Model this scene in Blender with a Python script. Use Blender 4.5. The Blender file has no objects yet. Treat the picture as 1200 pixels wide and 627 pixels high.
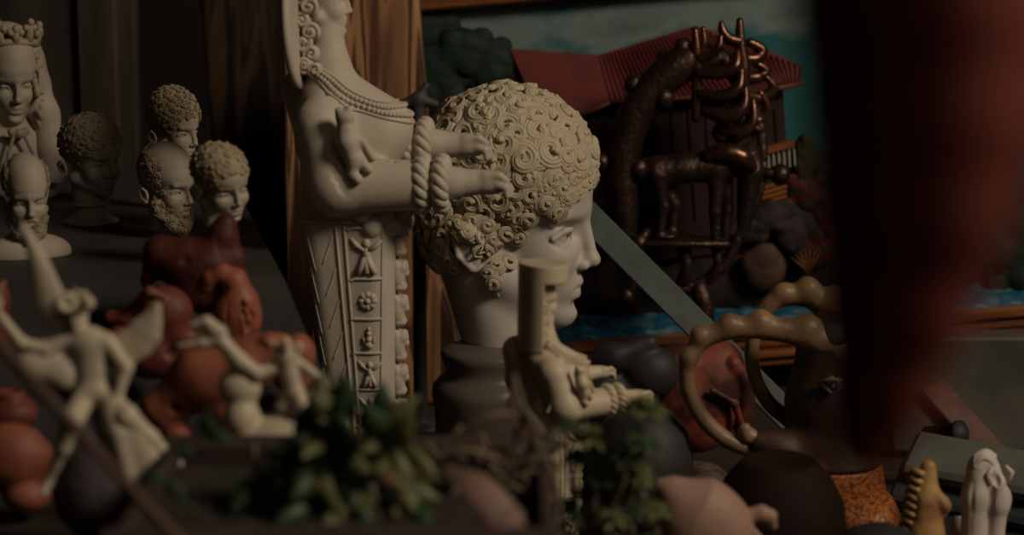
import bpy, math, random
import numpy as np
from mathutils import Vector, Matrix

# ---------------------------------------------------------------- camera, world, lights, exposure
F = 2333.0                       # focal length in pixels of the 1200 x 627 frame
PITCH = math.radians(10.0)
CAM = np.array([0.0, 0.0, 0.40])
SC = bpy.context.scene
COL = SC.collection
cam_data = bpy.data.cameras.new('camera'); cam = bpy.data.objects.new('camera', cam_data); COL.objects.link(cam)
cam.location = CAM; cam.rotation_euler = (math.pi/2 - PITCH, 0, 0)
cam_data.sensor_width = 36.0; cam_data.lens = 36.0*F/1200.0
cam_data.clip_start = 0.02; cam_data.clip_end = 20
cam_data.dof.use_dof = True; cam_data.dof.focus_distance = 1.38; cam_data.dof.aperture_fstop = 5.2
SC.camera = cam
SC.view_settings.view_transform = 'Standard'; SC.view_settings.look = 'None'
SC.view_settings.exposure = 0.0; SC.view_settings.gamma = 1.0; SC.view_settings.use_curve_mapping = False
world = bpy.data.worlds.new('world'); SC.world = world; world.use_nodes = True
world.node_tree.nodes['Background'].inputs[0].default_value = (1.0, 0.72, 0.5, 1)
world.node_tree.nodes['Background'].inputs[1].default_value = 0.006
def area(name, loc, target, size, power, color, size_y=None):
    l = bpy.data.lights.new(name, 'AREA'); l.energy = power; l.color = color; l.size = size
    if size_y: l.shape = 'RECTANGLE'; l.size_y = size_y
    o = bpy.data.objects.new(name, l); COL.objects.link(o); o.location = loc
    d = Vector(target)-Vector(loc); o.rotation_euler = d.to_track_quat('-Z', 'Y').to_euler()
    return o
area('window_daylight', (1.28, 0.30, 1.36), (0.0, 1.45, 0.25), 0.45, 18.5, (1.0, 0.85, 0.66))
area('front_fill', (0.9, -0.5, 1.3), (0.0, 1.5, 0.3), 0.7, 1.1, (1.0, 0.84, 0.66))  # added fill from the front right, no such source in view

# ---------------------------------------------------------------- pixel of the photo + distance -> point of the place
cp, sp = math.cos(PITCH), math.sin(PITCH)
def at(px, py, d):
    u = (px-600.0)/F; v = (313.5-py)/F
    return Vector((u*d, d*(cp+v*sp), CAM[2]+d*(-sp+v*cp)))
def on_z(px, py, z):
    v = (313.5-py)/F
    d = (z-CAM[2])/(-sp+v*cp)
    return at(px, py, d)

# ---------------------------------------------------------------- objects
def tag(o, label=None, cat=None, group=None, kind=None):
    if label: o['label'] = label
    if cat: o['category'] = cat
    if group: o['group'] = group
    if kind: o['kind'] = kind
    return o
def thing(name, label, cat, loc, rz=0.0, rx=0.0, ry=0.0, group=None):
    o = bpy.data.objects.new(name, None); COL.objects.link(o); o.empty_display_size = 0.01
    o.location = loc; o.rotation_euler = (rx, ry, rz)
    return tag(o, label, cat, group)
def link_mesh(name, me, m, parent=None, loc=None, smooth=True):
    if smooth: me.shade_smooth()
    if m: me.materials.append(m)
    o = bpy.data.objects.new(name, me); COL.objects.link(o)
    if parent is not None: o.parent = parent
    if loc is not None: o.location = loc
    return o
def mesh_from(V, Fc, scale=1.0, name='mesh'):
    me = bpy.data.meshes.new(name)
    V = np.asarray(V, dtype=np.float32)*scale
    if isinstance(Fc, np.ndarray):
        n, k = Fc.shape
        me.vertices.add(len(V)); me.vertices.foreach_set('co', V.ravel())
        me.loops.add(n*k); me.loops.foreach_set('vertex_index', Fc.astype(np.int32).ravel())
        me.polygons.add(n); me.polygons.foreach_set('loop_start', np.arange(0, n*k, k, dtype=np.int32))
        me.update(calc_edges=True); me.validate()
    else:
        me.from_pydata(V.tolist(), [], [tuple(int(i) for i in f) for f in Fc]); me.update()
    return me
class MB:
    """collects tubes, boxes, lathes, prisms; build() links them as one mesh object"""
    def __init__(s): s.V = []; s.F = []; s.n = 0
    def add(s, V, Fc):
        V = np.asarray(V, float)
        s.V.append(V); s.F += [tuple(i+s.n for i in f) for f in Fc]; s.n += len(V); return s
    def tube(s, P, R, seg=8, up=None, caps=True, squash=1.0):
        P = np.asarray(P, float); n = len(P)
        R = np.full(n, R, float) if np.isscalar(R) else np.asarray(R, float)
        T = np.gradient(P, axis=0); T /= np.linalg.norm(T, axis=1)[:, None]+1e-9
        if up is None:
            u = np.array([0, 0, 1.0]) if abs(T[0, 2]) < 0.9 else np.array([1.0, 0, 0])
            U = np.zeros((n, 3))
            for i in range(n):
                u = u-T[i]*np.dot(u, T[i]); u /= np.linalg.norm(u)+1e-9; U[i] = u
        else:
            U = np.broadcast_to(np.asarray(up, float), (n, 3)).copy()
            U -= T*np.sum(U*T, 1)[:, None]; U /= np.linalg.norm(U, axis=1)[:, None]+1e-9
        W = np.cross(T, U)
        a = np.arange(seg)*2*math.pi/seg
        V = P[:, None, :]+R[:, None, None]*(np.cos(a)[None, :, None]*W[:, None, :]+squash*np.sin(a)[None, :, None]*U[:, None, :])
        V = V.reshape(-1, 3); Fc = []
        for i in range(n-1):
            for j in range(seg):
                k = (j+1) % seg
                Fc.append((i*seg+j, i*seg+k, (i+1)*seg+k, (i+1)*seg+j))
        if caps:
            V = np.vstack([V, P[0]-T[0]*R[0]*0.6, P[-1]+T[-1]*R[-1]*0.6]); c0 = n*seg
            for j in range(seg):
                k = (j+1) % seg
                Fc.append((c0, k, j)); Fc.append((c0+1, (n-1)*seg+j, (n-1)*seg+k))
        return s.add(V, Fc)
    def box(s, c, d, M=None, bev=0.0):
        c = np.asarray(c, float); h = np.asarray(d, float)/2
        if bev <= 0:
            V = np.array([[x, y, z] for x in (-1, 1) for y in (-1, 1) for z in (-1, 1)])*h
            Fc = [(0, 1, 3, 2), (4, 6, 7, 5), (0, 4, 5, 1), (2, 3, 7, 6), (0, 2, 6, 4), (1, 5, 7, 3)]
        else:
            b = min(bev, min(h)*0.9); V = []; idx = {}
            for x in (-1, 1):
                for y in (-1, 1):
                    for z in (-1, 1):
                        for ax in range(3):
                            p = np.array([x, y, z])*(h-b); p[ax] = (x, y, z)[ax]*h[ax]; idx[(x, y, z, ax)] = len(V); V.append(p)
            V = np.array(V); Fc = []
            for ax in range(3):
                o1, o2 = [(1, 2), (2, 0), (0, 1)][ax]
                for sg in (-1, 1):
                    q = []
                    for a, b2 in ((-1, -1), (1, -1), (1, 1), (-1, 1)):
                        k = [0, 0, 0]; k[ax] = sg; k[o1] = a; k[o2] = b2; q.append(idx[(*k, ax)])
                    Fc.append(tuple(q if sg > 0 else q[::-1]))
            for ax in range(3):
                o1, o2 = [(1, 2), (2, 0), (0, 1)][ax]
                for a in (-1, 1):
                    for b2 in (-1, 1):
                        k0 = [0, 0, 0]; k0[o1] = a; k0[o2] = b2; k1 = list(k0); k0[ax] = -1; k1[ax] = 1
                        Fc.append((idx[(*k0, o1)], idx[(*k1, o1)], idx[(*k1, o2)], idx[(*k0, o2)]))
            for x in (-1, 1):
                for y in (-1, 1):
                    for z in (-1, 1): Fc.append(tuple(idx[(x, y, z, a)] for a in range(3)))
        if M is not None: V = V @ np.array(M).T
        return s.add(V+c, Fc)
    def lathe(s, prof, seg=48, c=(0, 0, 0), M=None):
        prof = np.asarray(prof, float); a = np.arange(seg)*2*math.pi/seg
        V = np.stack([prof[:, 0][:, None]*np.cos(a), prof[:, 0][:, None]*np.sin(a), np.repeat(prof[:, 1][:, None], seg, 1)], -1).reshape(-1, 3)
        Fc = [(i*seg+j, i*seg+(j+1) % seg, (i+1)*seg+(j+1) % seg, (i+1)*seg+j) for i in range(len(prof)-1) for j in range(seg)]
        if M is not None: V = V @ np.array(M).T
        return s.add(V+np.asarray(c, float), Fc)
    def prism(s, poly, y0, y1):
        """outline in x,z pushed from y0 to y1"""
        n = len(poly); V = [(x, y0, z) for x, z in poly]+[(x, y1, z) for x, z in poly]
        Fc = [tuple(range(n)), tuple(range(2*n-1, n-1, -1))]+[(i, n+i, n+(i+1) % n, (i+1) % n) for i in range(n)]
        return s.add(V, Fc)
    def build(s, name, m, parent=None, scale=1.0, loc=None, smooth=True):
        me = mesh_from(np.vstack(s.V), s.F, scale, name)
        import bmesh
        bm = bmesh.new(); bm.from_mesh(me); bmesh.ops.recalc_face_normals(bm, faces=bm.faces); bm.to_mesh(me); bm.free()
        o = link_mesh(name, me, m, parent, loc, smooth)
        if smooth == 'auto':
            me.set_sharp_from_angle(angle=math.radians(35))
        return o
def spline(P, n=8):
    """Catmull-Rom through the rows of P"""
    P = np.asarray(P, float); Q = np.vstack([2*P[0]-P[1], P, 2*P[-1]-P[-2]]); out = []
    for i in range(1, len(Q)-2):
        for t in np.arange(n)/n:
            a, b, c, d = Q[i-1], Q[i], Q[i+1], Q[i+2]
            out.append(0.5*((2*b)+(c-a)*t+(2*a-5*b+4*c-d)*t*t+(3*b-a-3*c+d)*t**3))
    out.append(P[-1]); return np.array(out)

# ---------------------------------------------------------------- signed distance sculpting
def ell(c, r):
    c = np.array(c, np.float32); r = np.array(r, np.float32)
    def f(p):
        q = (p-c)/r; k0 = np.sqrt((q*q).sum(1)); q2 = q/r; k1 = np.sqrt((q2*q2).sum(1))+1e-9
        return k0*(k0-1)/k1
    return f
def rell(c, r, M):
    """rotated ellipsoid; M: Matrix 3x3 (local->world)"""
    g = ell((0, 0, 0), r); c = np.array(c, np.float32); M = np.array(M, np.float32)
    return lambda p: g((p-c) @ M)
def sph(c, r):
    c = np.array(c, np.float32)
    return lambda p: np.sqrt(((p-c)**2).sum(1))-r
def cap(a, b, ra, rb=None):
    a = np.array(a, np.float32); b = np.array(b, np.float32); rb = ra if rb is None else rb
    ba = b-a; L = float((ba*ba).sum())
    def f(p):
        pa = p-a; h = np.clip((pa @ ba)/L, 0, 1)
        return np.sqrt(((pa-h[:, None]*ba)**2).sum(1))-(ra+(rb-ra)*h)
    return f
def chain(P, R, k=2.0):
    R = [R]*len(P) if np.isscalar(R) else R
    fs = [cap(P[i], P[i+1], R[i], R[i+1]) for i in range(len(P)-1)]
    return U(fs, k)
def rbox(c, h, r, M=None):
    c = np.array(c, np.float32); h = np.array(h, np.float32)
    if M is not None: M = np.array(M, np.float32)
    def f(p):
        q = p-c
        if M is not None: q = q @ M
        q = np.abs(q)-(h-r)
        return np.sqrt((np.maximum(q, 0)**2).sum(1))+np.minimum(q.max(1), 0)-r
    return f
def smin(a, b, k):
    if k <= 0: return np.minimum(a, b)
    h = np.maximum(k-np.abs(a-b), 0)/k
    return np.minimum(a, b)-h*h*k*0.25
def smax(a, b, k): return -smin(-a, -b, k)
def U(fs, k=3.0):
    def f(p):
        d = fs[0](p)
        for g in fs[1:]: d = smin(d, g(p), k)
        return d
    return f
def SUB(f, g, k=2.0): return lambda p: smax(f(p), -g(p), k)
def CUT(f, n, o, k=1.0):
    """keep the side where (p-o).n < 0"""
    n = np.array(n, np.float32); n /= np.linalg.norm(n); o = np.array(o, np.float32)
    return lambda p: smax(f(p), (p-o) @ n, k)
def SYM(f): return lambda p: f(np.stack([p[:, 0], np.abs(p[:, 1]), p[:, 2]], 1))
def XF(f, M, t=(0, 0, 0), s=1.0):
    """f moved: rotated by M, scaled by s, shifted by t"""
    M = np.array(M, np.float32); t = np.array(t, np.float32)
    return lambda p: f(((p-t) @ M)/s)*s
def rot(axis, deg): return Matrix.Rotation(math.radians(deg), 3, axis)
def surf_nets(D, lo, h):
    S = D < 0
    c = sum(S[i:S.shape[0]-1+i, j:S.shape[1]-1+j, k:S.shape[2]-1+k].astype(np.int8) for i in (0, 1) for j in (0, 1) for k in (0, 1))
    cell = (c > 0) & (c < 8)
    I = np.argwhere(cell); idx = np.full(cell.shape, -1, np.int32); idx[cell] = np.arange(len(I))
    acc = np.zeros((len(I), 3), np.float32); cnt = np.zeros(len(I), np.float32)
    off = [(i, j, k) for i in (0, 1) for j in (0, 1) for k in (0, 1)]
    for a in off:
        for b in off:
            if sum(b)-sum(a) == 1 and all(y >= x for x, y in zip(a, b)):
                da = D[I[:, 0]+a[0], I[:, 1]+a[1], I[:, 2]+a[2]]; db = D[I[:, 0]+b[0], I[:, 1]+b[1], I[:, 2]+b[2]]
                m = (da < 0) != (db < 0); t = np.where(m, da/np.where(m, da-db, 1), 0)
                p = np.array(a, np.float32)+t[:, None]*(np.array(b, np.float32)-np.array(a, np.float32))
                acc += np.where(m[:, None], p, 0); cnt += m
    V = np.array(lo)+h*(I+acc/np.maximum(cnt, 1)[:, None])
    Q = []
    for ax in range(3):
        sl0 = [slice(None)]*3; sl1 = [slice(None)]*3; sl0[ax] = slice(0, -1); sl1[ax] = slice(1, None)
        A = S[tuple(sl0)]; B = S[tuple(sl1)]
        E = np.argwhere(A != B); inside = A[E[:, 0], E[:, 1], E[:, 2]]
        o1, o2 = (ax+1) % 3, (ax+2) % 3
        ok = (E[:, o1] > 0) & (E[:, o2] > 0) & (E[:, o1] < D.shape[o1]-1) & (E[:, o2] < D.shape[o2]-1); E = E[ok]; inside = inside[ok]
        q = []
        for d1, d2 in ((-1, -1), (0, -1), (0, 0), (-1, 0)):
            e = E.copy(); e[:, o1] += d1; e[:, o2] += d2; q.append(idx[e[:, 0], e[:, 1], e[:, 2]])
        q = np.stack(q, 1); q = np.where(inside[:, None], q, q[:, ::-1]); Q.append(q)
    Q = np.vstack(Q); Q = Q[(Q >= 0).all(1)]
    return V, Q
def sdf_mesh(f, lo, hi, h, slack=1.7):
    B = 4; lo = np.array(lo, float)-2*h; n = np.ceil((np.array(hi, float)+2*h-lo)/(h*B)).astype(int)+1
    cc = np.stack(np.meshgrid(*[np.arange(k) for k in n], indexing='ij'), -1).reshape(-1, 3)
    ctr = (lo+(cc+0.5)*h*B-0.5*h).astype(np.float32)
    d = f(ctr); near = np.abs(d) < B*h*0.87*slack
    D = np.repeat(np.repeat(np.repeat(d.reshape(n), B, 0), B, 1), B, 2).astype(np.float32)
    cn = cc[near]; o = np.stack(np.meshgrid(*[np.arange(B)]*3, indexing='ij'), -1).reshape(-1, 3)
    for s in range(0, len(cn), 12000):
        g = (cn[s:s+12000, None, :]*B+o[None]).reshape(-1, 3)
        D[g[:, 0], g[:, 1], g[:, 2]] = f((lo+g*h).astype(np.float32))
    return surf_nets(D, lo, h)
def sdf_obj(name, f, lo, hi, h, m, parent=None, scale=1.0, loc=None):
    V, Q = sdf_mesh(f, lo, hi, h)
    return link_mesh(name, mesh_from(V, Q, scale, name), m, parent, loc)
def grad(f, P, e):
    G = np.stack([f(P+np.array(v, np.float32)*e)-f(P-np.array(v, np.float32)*e) for v in ((1, 0, 0), (0, 1, 0), (0, 0, 1))], 1)
    return G/(np.linalg.norm(G, axis=1)[:, None]+1e-9)
def snap(f, P, e=1.0, it=4):
    P = np.array(P, np.float32)
    for _ in range(it): P = P-grad(f, P, e)*f(P)[:, None]*0.9
    return P, grad(f, P, e)

# ---------------------------------------------------------------- materials
def mat(name, c, rough=0.6, metal=0.0, c2=None, nscale=20.0, mix=(0.35, 0.65), bump=0.0, bscale=80.0, spec=0.4, coat=0.0, detail=4, stretch=None, sub=0.0):
    m = bpy.data.materials.new(name); m.use_nodes = True; N = m.node_tree.nodes; L = m.node_tree.links
    b = N['Principled BSDF']; b.inputs['Roughness'].default_value = rough; b.inputs['Metallic'].default_value = metal
    b.inputs['Specular IOR Level'].default_value = spec; b.inputs['Coat Weight'].default_value = coat; b.inputs['Coat Roughness'].default_value = 0.25
    b.inputs['Base Color'].default_value = (*c, 1)
    if sub > 0:
        b.inputs['Subsurface Weight'].default_value = sub; b.inputs['Subsurface Radius'].default_value = (1, .7, .5); b.inputs['Subsurface Scale'].default_value = 0.003
    tc = N.new('ShaderNodeTexCoord'); co = tc.outputs['Object']
    if stretch:
        mp = N.new('ShaderNodeMapping'); mp.inputs['Scale'].default_value = stretch; L.new(co, mp.inputs['Vector']); co = mp.outputs['Vector']
    if c2:
        n = N.new('ShaderNodeTexNoise'); n.inputs['Scale'].default_value = nscale; n.inputs['Detail'].default_value = detail; L.new(co, n.inputs['Vector'])
        r = N.new('ShaderNodeValToRGB'); r.color_ramp.elements[0].position = mix[0]; r.color_ramp.elements[1].position = mix[1]
        r.color_ramp.elements[0].color = (*c, 1); r.color_ramp.elements[1].color = (*c2, 1)
        L.new(n.outputs['Fac'], r.inputs['Fac']); L.new(r.outputs['Color'], b.inputs['Base Color'])
    if bump > 0:
        n = N.new('ShaderNodeTexNoise'); n.inputs['Scale'].default_value = bscale; n.inputs['Detail'].default_value = 5; L.new(co, n.inputs['Vector'])
        bp = N.new('ShaderNodeBump'); bp.inputs['Strength'].default_value = bump; bp.inputs['Distance'].default_value = 0.002
        L.new(n.outputs['Fac'], bp.inputs['Height']); L.new(bp.outputs['Normal'], b.inputs['Normal'])
    return m
# ---------------------------------------------------------------- colours of the things
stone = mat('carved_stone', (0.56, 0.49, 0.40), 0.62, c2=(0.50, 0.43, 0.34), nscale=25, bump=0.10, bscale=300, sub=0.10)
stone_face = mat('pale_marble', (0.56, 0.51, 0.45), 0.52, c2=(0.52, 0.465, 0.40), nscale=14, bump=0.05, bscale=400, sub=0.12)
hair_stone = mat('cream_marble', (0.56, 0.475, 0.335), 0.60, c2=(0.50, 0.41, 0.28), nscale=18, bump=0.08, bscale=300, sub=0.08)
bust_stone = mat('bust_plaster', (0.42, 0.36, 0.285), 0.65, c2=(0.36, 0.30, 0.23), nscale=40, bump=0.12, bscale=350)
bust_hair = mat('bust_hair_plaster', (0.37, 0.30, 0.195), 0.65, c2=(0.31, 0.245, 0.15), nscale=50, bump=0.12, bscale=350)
small_stone = mat('yellowed_resin', (0.58, 0.49, 0.36), 0.5, c2=(0.53, 0.43, 0.30), nscale=22, bump=0.06, bscale=300, sub=0.12)
grey_stone = mat('grey_pedestal', (0.135, 0.108, 0.088), 0.34, c2=(0.10, 0.08, 0.066), nscale=16, bump=0.08, bscale=200)

# ---------------------------------------------------------------- the head, in units of one pixel at its distance
def head_sdf(nose=1.0, brow=1.0, cheek=0.0, open_lids=True, young=0.0):
    skull = ell((-8, 0, 38), (97, 74, 92))
    face = ell((28, 0, -46), (58, 50+cheek, 92-young*8))
    jaw = SYM(cap((60, 6, -122+young*6), (-2, 44+cheek, -76), 17, 24))
    chin = ell((66, 0, -122+young*6), (18, 19, 17))
    chk = SYM(ell((50, 31, -54), (27, 22+cheek, 30)))
    brw = SYM(cap((82, 6, 2), (66, 40, -1), 10*brow, 8*brow))
    fore = ell((30, 0, 20), (62, 60, 40))
    mm = ell((64, 0, -90), (22, 28, 22))
    base = U([skull, fore, face, jaw, chk], 16)
    base = U([base, chin, mm, brw], 12)
    sock = SYM(ell((80, 33, -26), (21, 21, 12.5)))
    base = SUB(base, sock, 12)
    nz = U([cap((83, 0, 0), (98, 0, -55), 6.5, 7.5*nose), ell((97, 0, -57), (11*nose, 10*nose, 9*nose))], 6)
    wing = SYM(ell((88, 10, -63), (9, 6.5*nose, 6.5)))
    base = U([base, nz], 9); base = U([base, wing], 4)
    base = SUB(base, SYM(ell((91, 6, -70.5), (5, 3.2, 3.0))), 2)
    eye = SYM(sph((55, 32, -28), 16.5))
    base = U([base, eye], 2)
    ulid = SYM(chain([(72, 16, -29), (74, 26, -19), (70, 39, -19.5), (59, 49, -28)], [2.8, 4.2, 4.2, 3.2], 2))
    llid = SYM(chain([(72, 17, -30), (72.5, 27, -37.5), (67, 39, -38), (58.5, 48, -30)], [2.0, 2.7, 2.7, 2.0], 2))
    base = U([base, ulid, llid], 3.0)
    base = SUB(base, SYM(chain([(75, 16, -22), (73, 28, -12.5), (62, 46, -17)], [1.6, 2.2, 1.4], 2)), 3.5)
    ul = SYM(chain([(84.5, 0, -83.5), (82, 7, -84), (69, 22, -91.5)], [5.0, 4.6, 2.2], 3))
    ll = SYM(chain([(80, 0, -99.5), (78, 9, -98.5), (69, 20, -93)], [7.0, 6.0, 2.2], 3))
    base = U([base, U([ul, ll], 1.0)], 5)
    base = SUB(base, SYM(chain([(92, 0, -90.3), (84, 9, -90.8), (71, 24, -92.5)], [2.0, 1.8, 1.3], 1)), 2.5)
    base = SUB(base, ell((84, 0, -112), (6, 15, 5)), 8)
    base = SUB(base, cap((92, 0, -72), (91, 0, -79), 1.8), 3)
    ear = SYM(U([chain([(-28, 68, -66), (-22, 71, -50), (-26, 76, -30), (-38, 78, -22), (-50, 78, -32), (-46, 75, -52), (-30, 71, -66)], [5, 3.5, 4, 4, 4, 3.5, 5], 2), ell((-34, 69, -44), (13, 7, 20))], 4))
    base = U([base, ear], 4)
    return base
HEAD = head_sdf()
def curls(mb, f, P0, N0, R, rng, strands=3, lift=0.35, turns=(0.9, 1.3), seg=5, tail=0.35, npts=22):
    """flat snail-shell locks of parallel strands laid over the surface f"""
    P0 = np.asarray(P0, float); pts = []; meta = []
    for i in range(len(P0)):
        n = N0[i]; a = np.cross(n, (0.13, 0.2, 1.0)); a /= np.linalg.norm(a)+1e-9; b = np.cross(n, a)
        r = R[i] if not np.isscalar(R) else R; r *= rng.uniform(0.85, 1.15)
        h = rng.choice((-1, 1)); ph = rng.uniform(0, 2*math.pi); tn = rng.uniform(*turns)
        t = np.linspace(-tail, 1, npts); th = ph+h*2*math.pi*tn*np.maximum(t, -tail)
        for k in range(strands):
            w = 0.27*r; rad = r*(1-0.72*np.clip(t, 0, 1))-(k-(strands-1)/2)*w*(1-0.45*np.clip(t, 0, 1))
            rad = rad+np.where(t < 0, (-t)**1.5*1.4*r, 0)
            X = np.cos(th)*rad*0.86; Y = np.sin(th)*rad*0.86
            pts.append(P0[i]+X[:, None]*a+Y[:, None]*b); L = r*(lift+0.20*np.clip(t, 0, 1)**2-0.32*np.clip(-t/max(tail, .01), 0, 1)) - (0.06*r if k != 1 else 0)
            meta.append((L, r*0.165*(1-0.35*np.clip(-t/max(tail, .01), 0, 1)), n))
    A = np.vstack(pts); S, NN = snap(f, A, e=2.0, it=3)
    for q, (L, rr, n) in enumerate(meta):
        s = slice(q*npts, (q+1)*npts)
        mb.tube(S[s]+NN[s]*L[:, None], rr*1.05, seg=seg, up=n)
def scalp_points(f, ctr, rad, n, rng, keep):
    i = np.arange(n)+0.5; ph = np.arccos(1-2*i/n); th = math.pi*(1+5**0.5)*i
    D = np.stack([np.cos(th)*np.sin(ph), np.sin(th)*np.sin(ph), np.cos(ph)], 1)
    D += np.array([[rng.gauss(0, 1) for _ in range(3)] for _ in range(n)])*0.035
    P, N = snap(f, np.array(ctr)+D*rad, e=2.0, it=5)
    k = np.array([bool(keep(p, q)) for p, q in zip(P, N)])
    return P[k], N[k]

def big_head():
    S = 1.42/F
    t = thing('marble_head', 'large pale marble head of a curly haired youth in profile on a grey pedestal', 'statue head', at(600, 240, 1.42), rz=math.radians(-11), ry=math.radians(3))
    neck = cap((-28, 0, -60), (14, 0, -215), 58, 45)
    neckm = SYM(cap((-45, 38, -60), (30, 14, -210), 20, 14))
    body = U([HEAD, U([neck, neckm], 14)], 16)
    body = CUT(body, (-0.45, 0, -1), (-45, 0, -166), 2)
    sdf_obj('face', body, (-115, -90, -225), (118, 90, 140), 1.55, stone_face, t, S)
    rng = random.Random(4)
    cap_f = CUT(CUT(ell((-8, 0, 38), (100, 78, 95)), (0.90, 0, -0.96), (68, 0, 32), 5), (0, 0, -1), (0, 0, -88), 4)
    cap2 = CUT(rell((-36, 0, -22), (72, 74, 78), rot('Y', 0)), (0.90, 0, -0.96), (68, 0, 32), 5)
    hair_f = U([cap_f, CUT(cap2, (0, 0, -1), (0, 0, -96), 6)], 8)
    V, Q = sdf_mesh(hair_f, (-120, -90, -100), (110, 90, 140), 2.6)
    mb = MB(); mb.add(V, Q.tolist())
    full = U([HEAD, hair_f], 4)
    line = lambda p: (p[2]-0.94*p[0]+46)
    def keep(p, n):
        if p[2] < -92: return False
        if abs(p[1]) > 40 and p[2] < -25 and -58 < p[0] < -22 and p[2] > -72: return False
        return line(p) > 16
    P, N = scalp_points(full, (-8, 0, 20), 110, 350, rng, keep)
    R = np.array([16.5 if p[2] > 60 else 13.0 if line(p) > 45 else 10.0 for p in P])
    curls(mb, full, P, N, R, rng, strands=3, lift=0.42, npts=26, seg=6)
    # thick tumbling locks along the brow, the temple and in front of the ear
    edge = []
    for y in np.linspace(-74, 74, 27):
        for row in range(3):
            edge.append((90-abs(y)*0.35-row*9, y, 43-(abs(y)/74)**1.6*42+row*13+rng.uniform(-4, 4)))
    for s in (-1, 1):
        for (x, z) in ((34, -8), (22, -18), (10, -26), (24, -34), (8, -44), (0, -58), (-6, -30), (-14, -44), (-10, -70), (-4, -82), (14, -52), (-62, -62), (-70, -46), (-74, -78), (-58, -84), (-48, -14), (-30, -10), (-14, -14)):
            edge.append((x, s*72, z))
    E, EN = snap(full, edge, e=2.0, it=8)
    curls(mb, full, E, EN, 8.8, rng, strands=3, lift=0.75, turns=(1.0, 1.5), npts=24, seg=6, tail=0.5)
    for s in (-1, 1):      # little hanging sideburn locks
        E, EN = snap(full, [(-8+4*(i % 2)*1.2, s*62, -78-i*5.5) for i in range(8)], e=2.0, it=6)
        curls(mb, full, E, EN, 5.0, rng, strands=2, lift=0.35, npts=16, seg=5)
    mb.build('curly_hair', hair_stone, t, S)
    p = thing('round_pedestal', 'grey brown turned stone pedestal under the large marble head', 'pedestal', at(576, 520, 1.43))
    m = MB(); z0 = 0.0
    m.lathe([(0, -40), (78, -40), (80, -34), (80, -6), (76, 0), (66, 4), (66, 12), (66, 30), (68, 52), (70, 62), (69, 72), (62, 80), (56, 84), (54, 92), (57, 102), (60, 110), (56, 116), (30, 119), (0, 119)], 64)
    m.build('turned_socle', grey_stone, p, S)
    return t
big_head()

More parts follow.
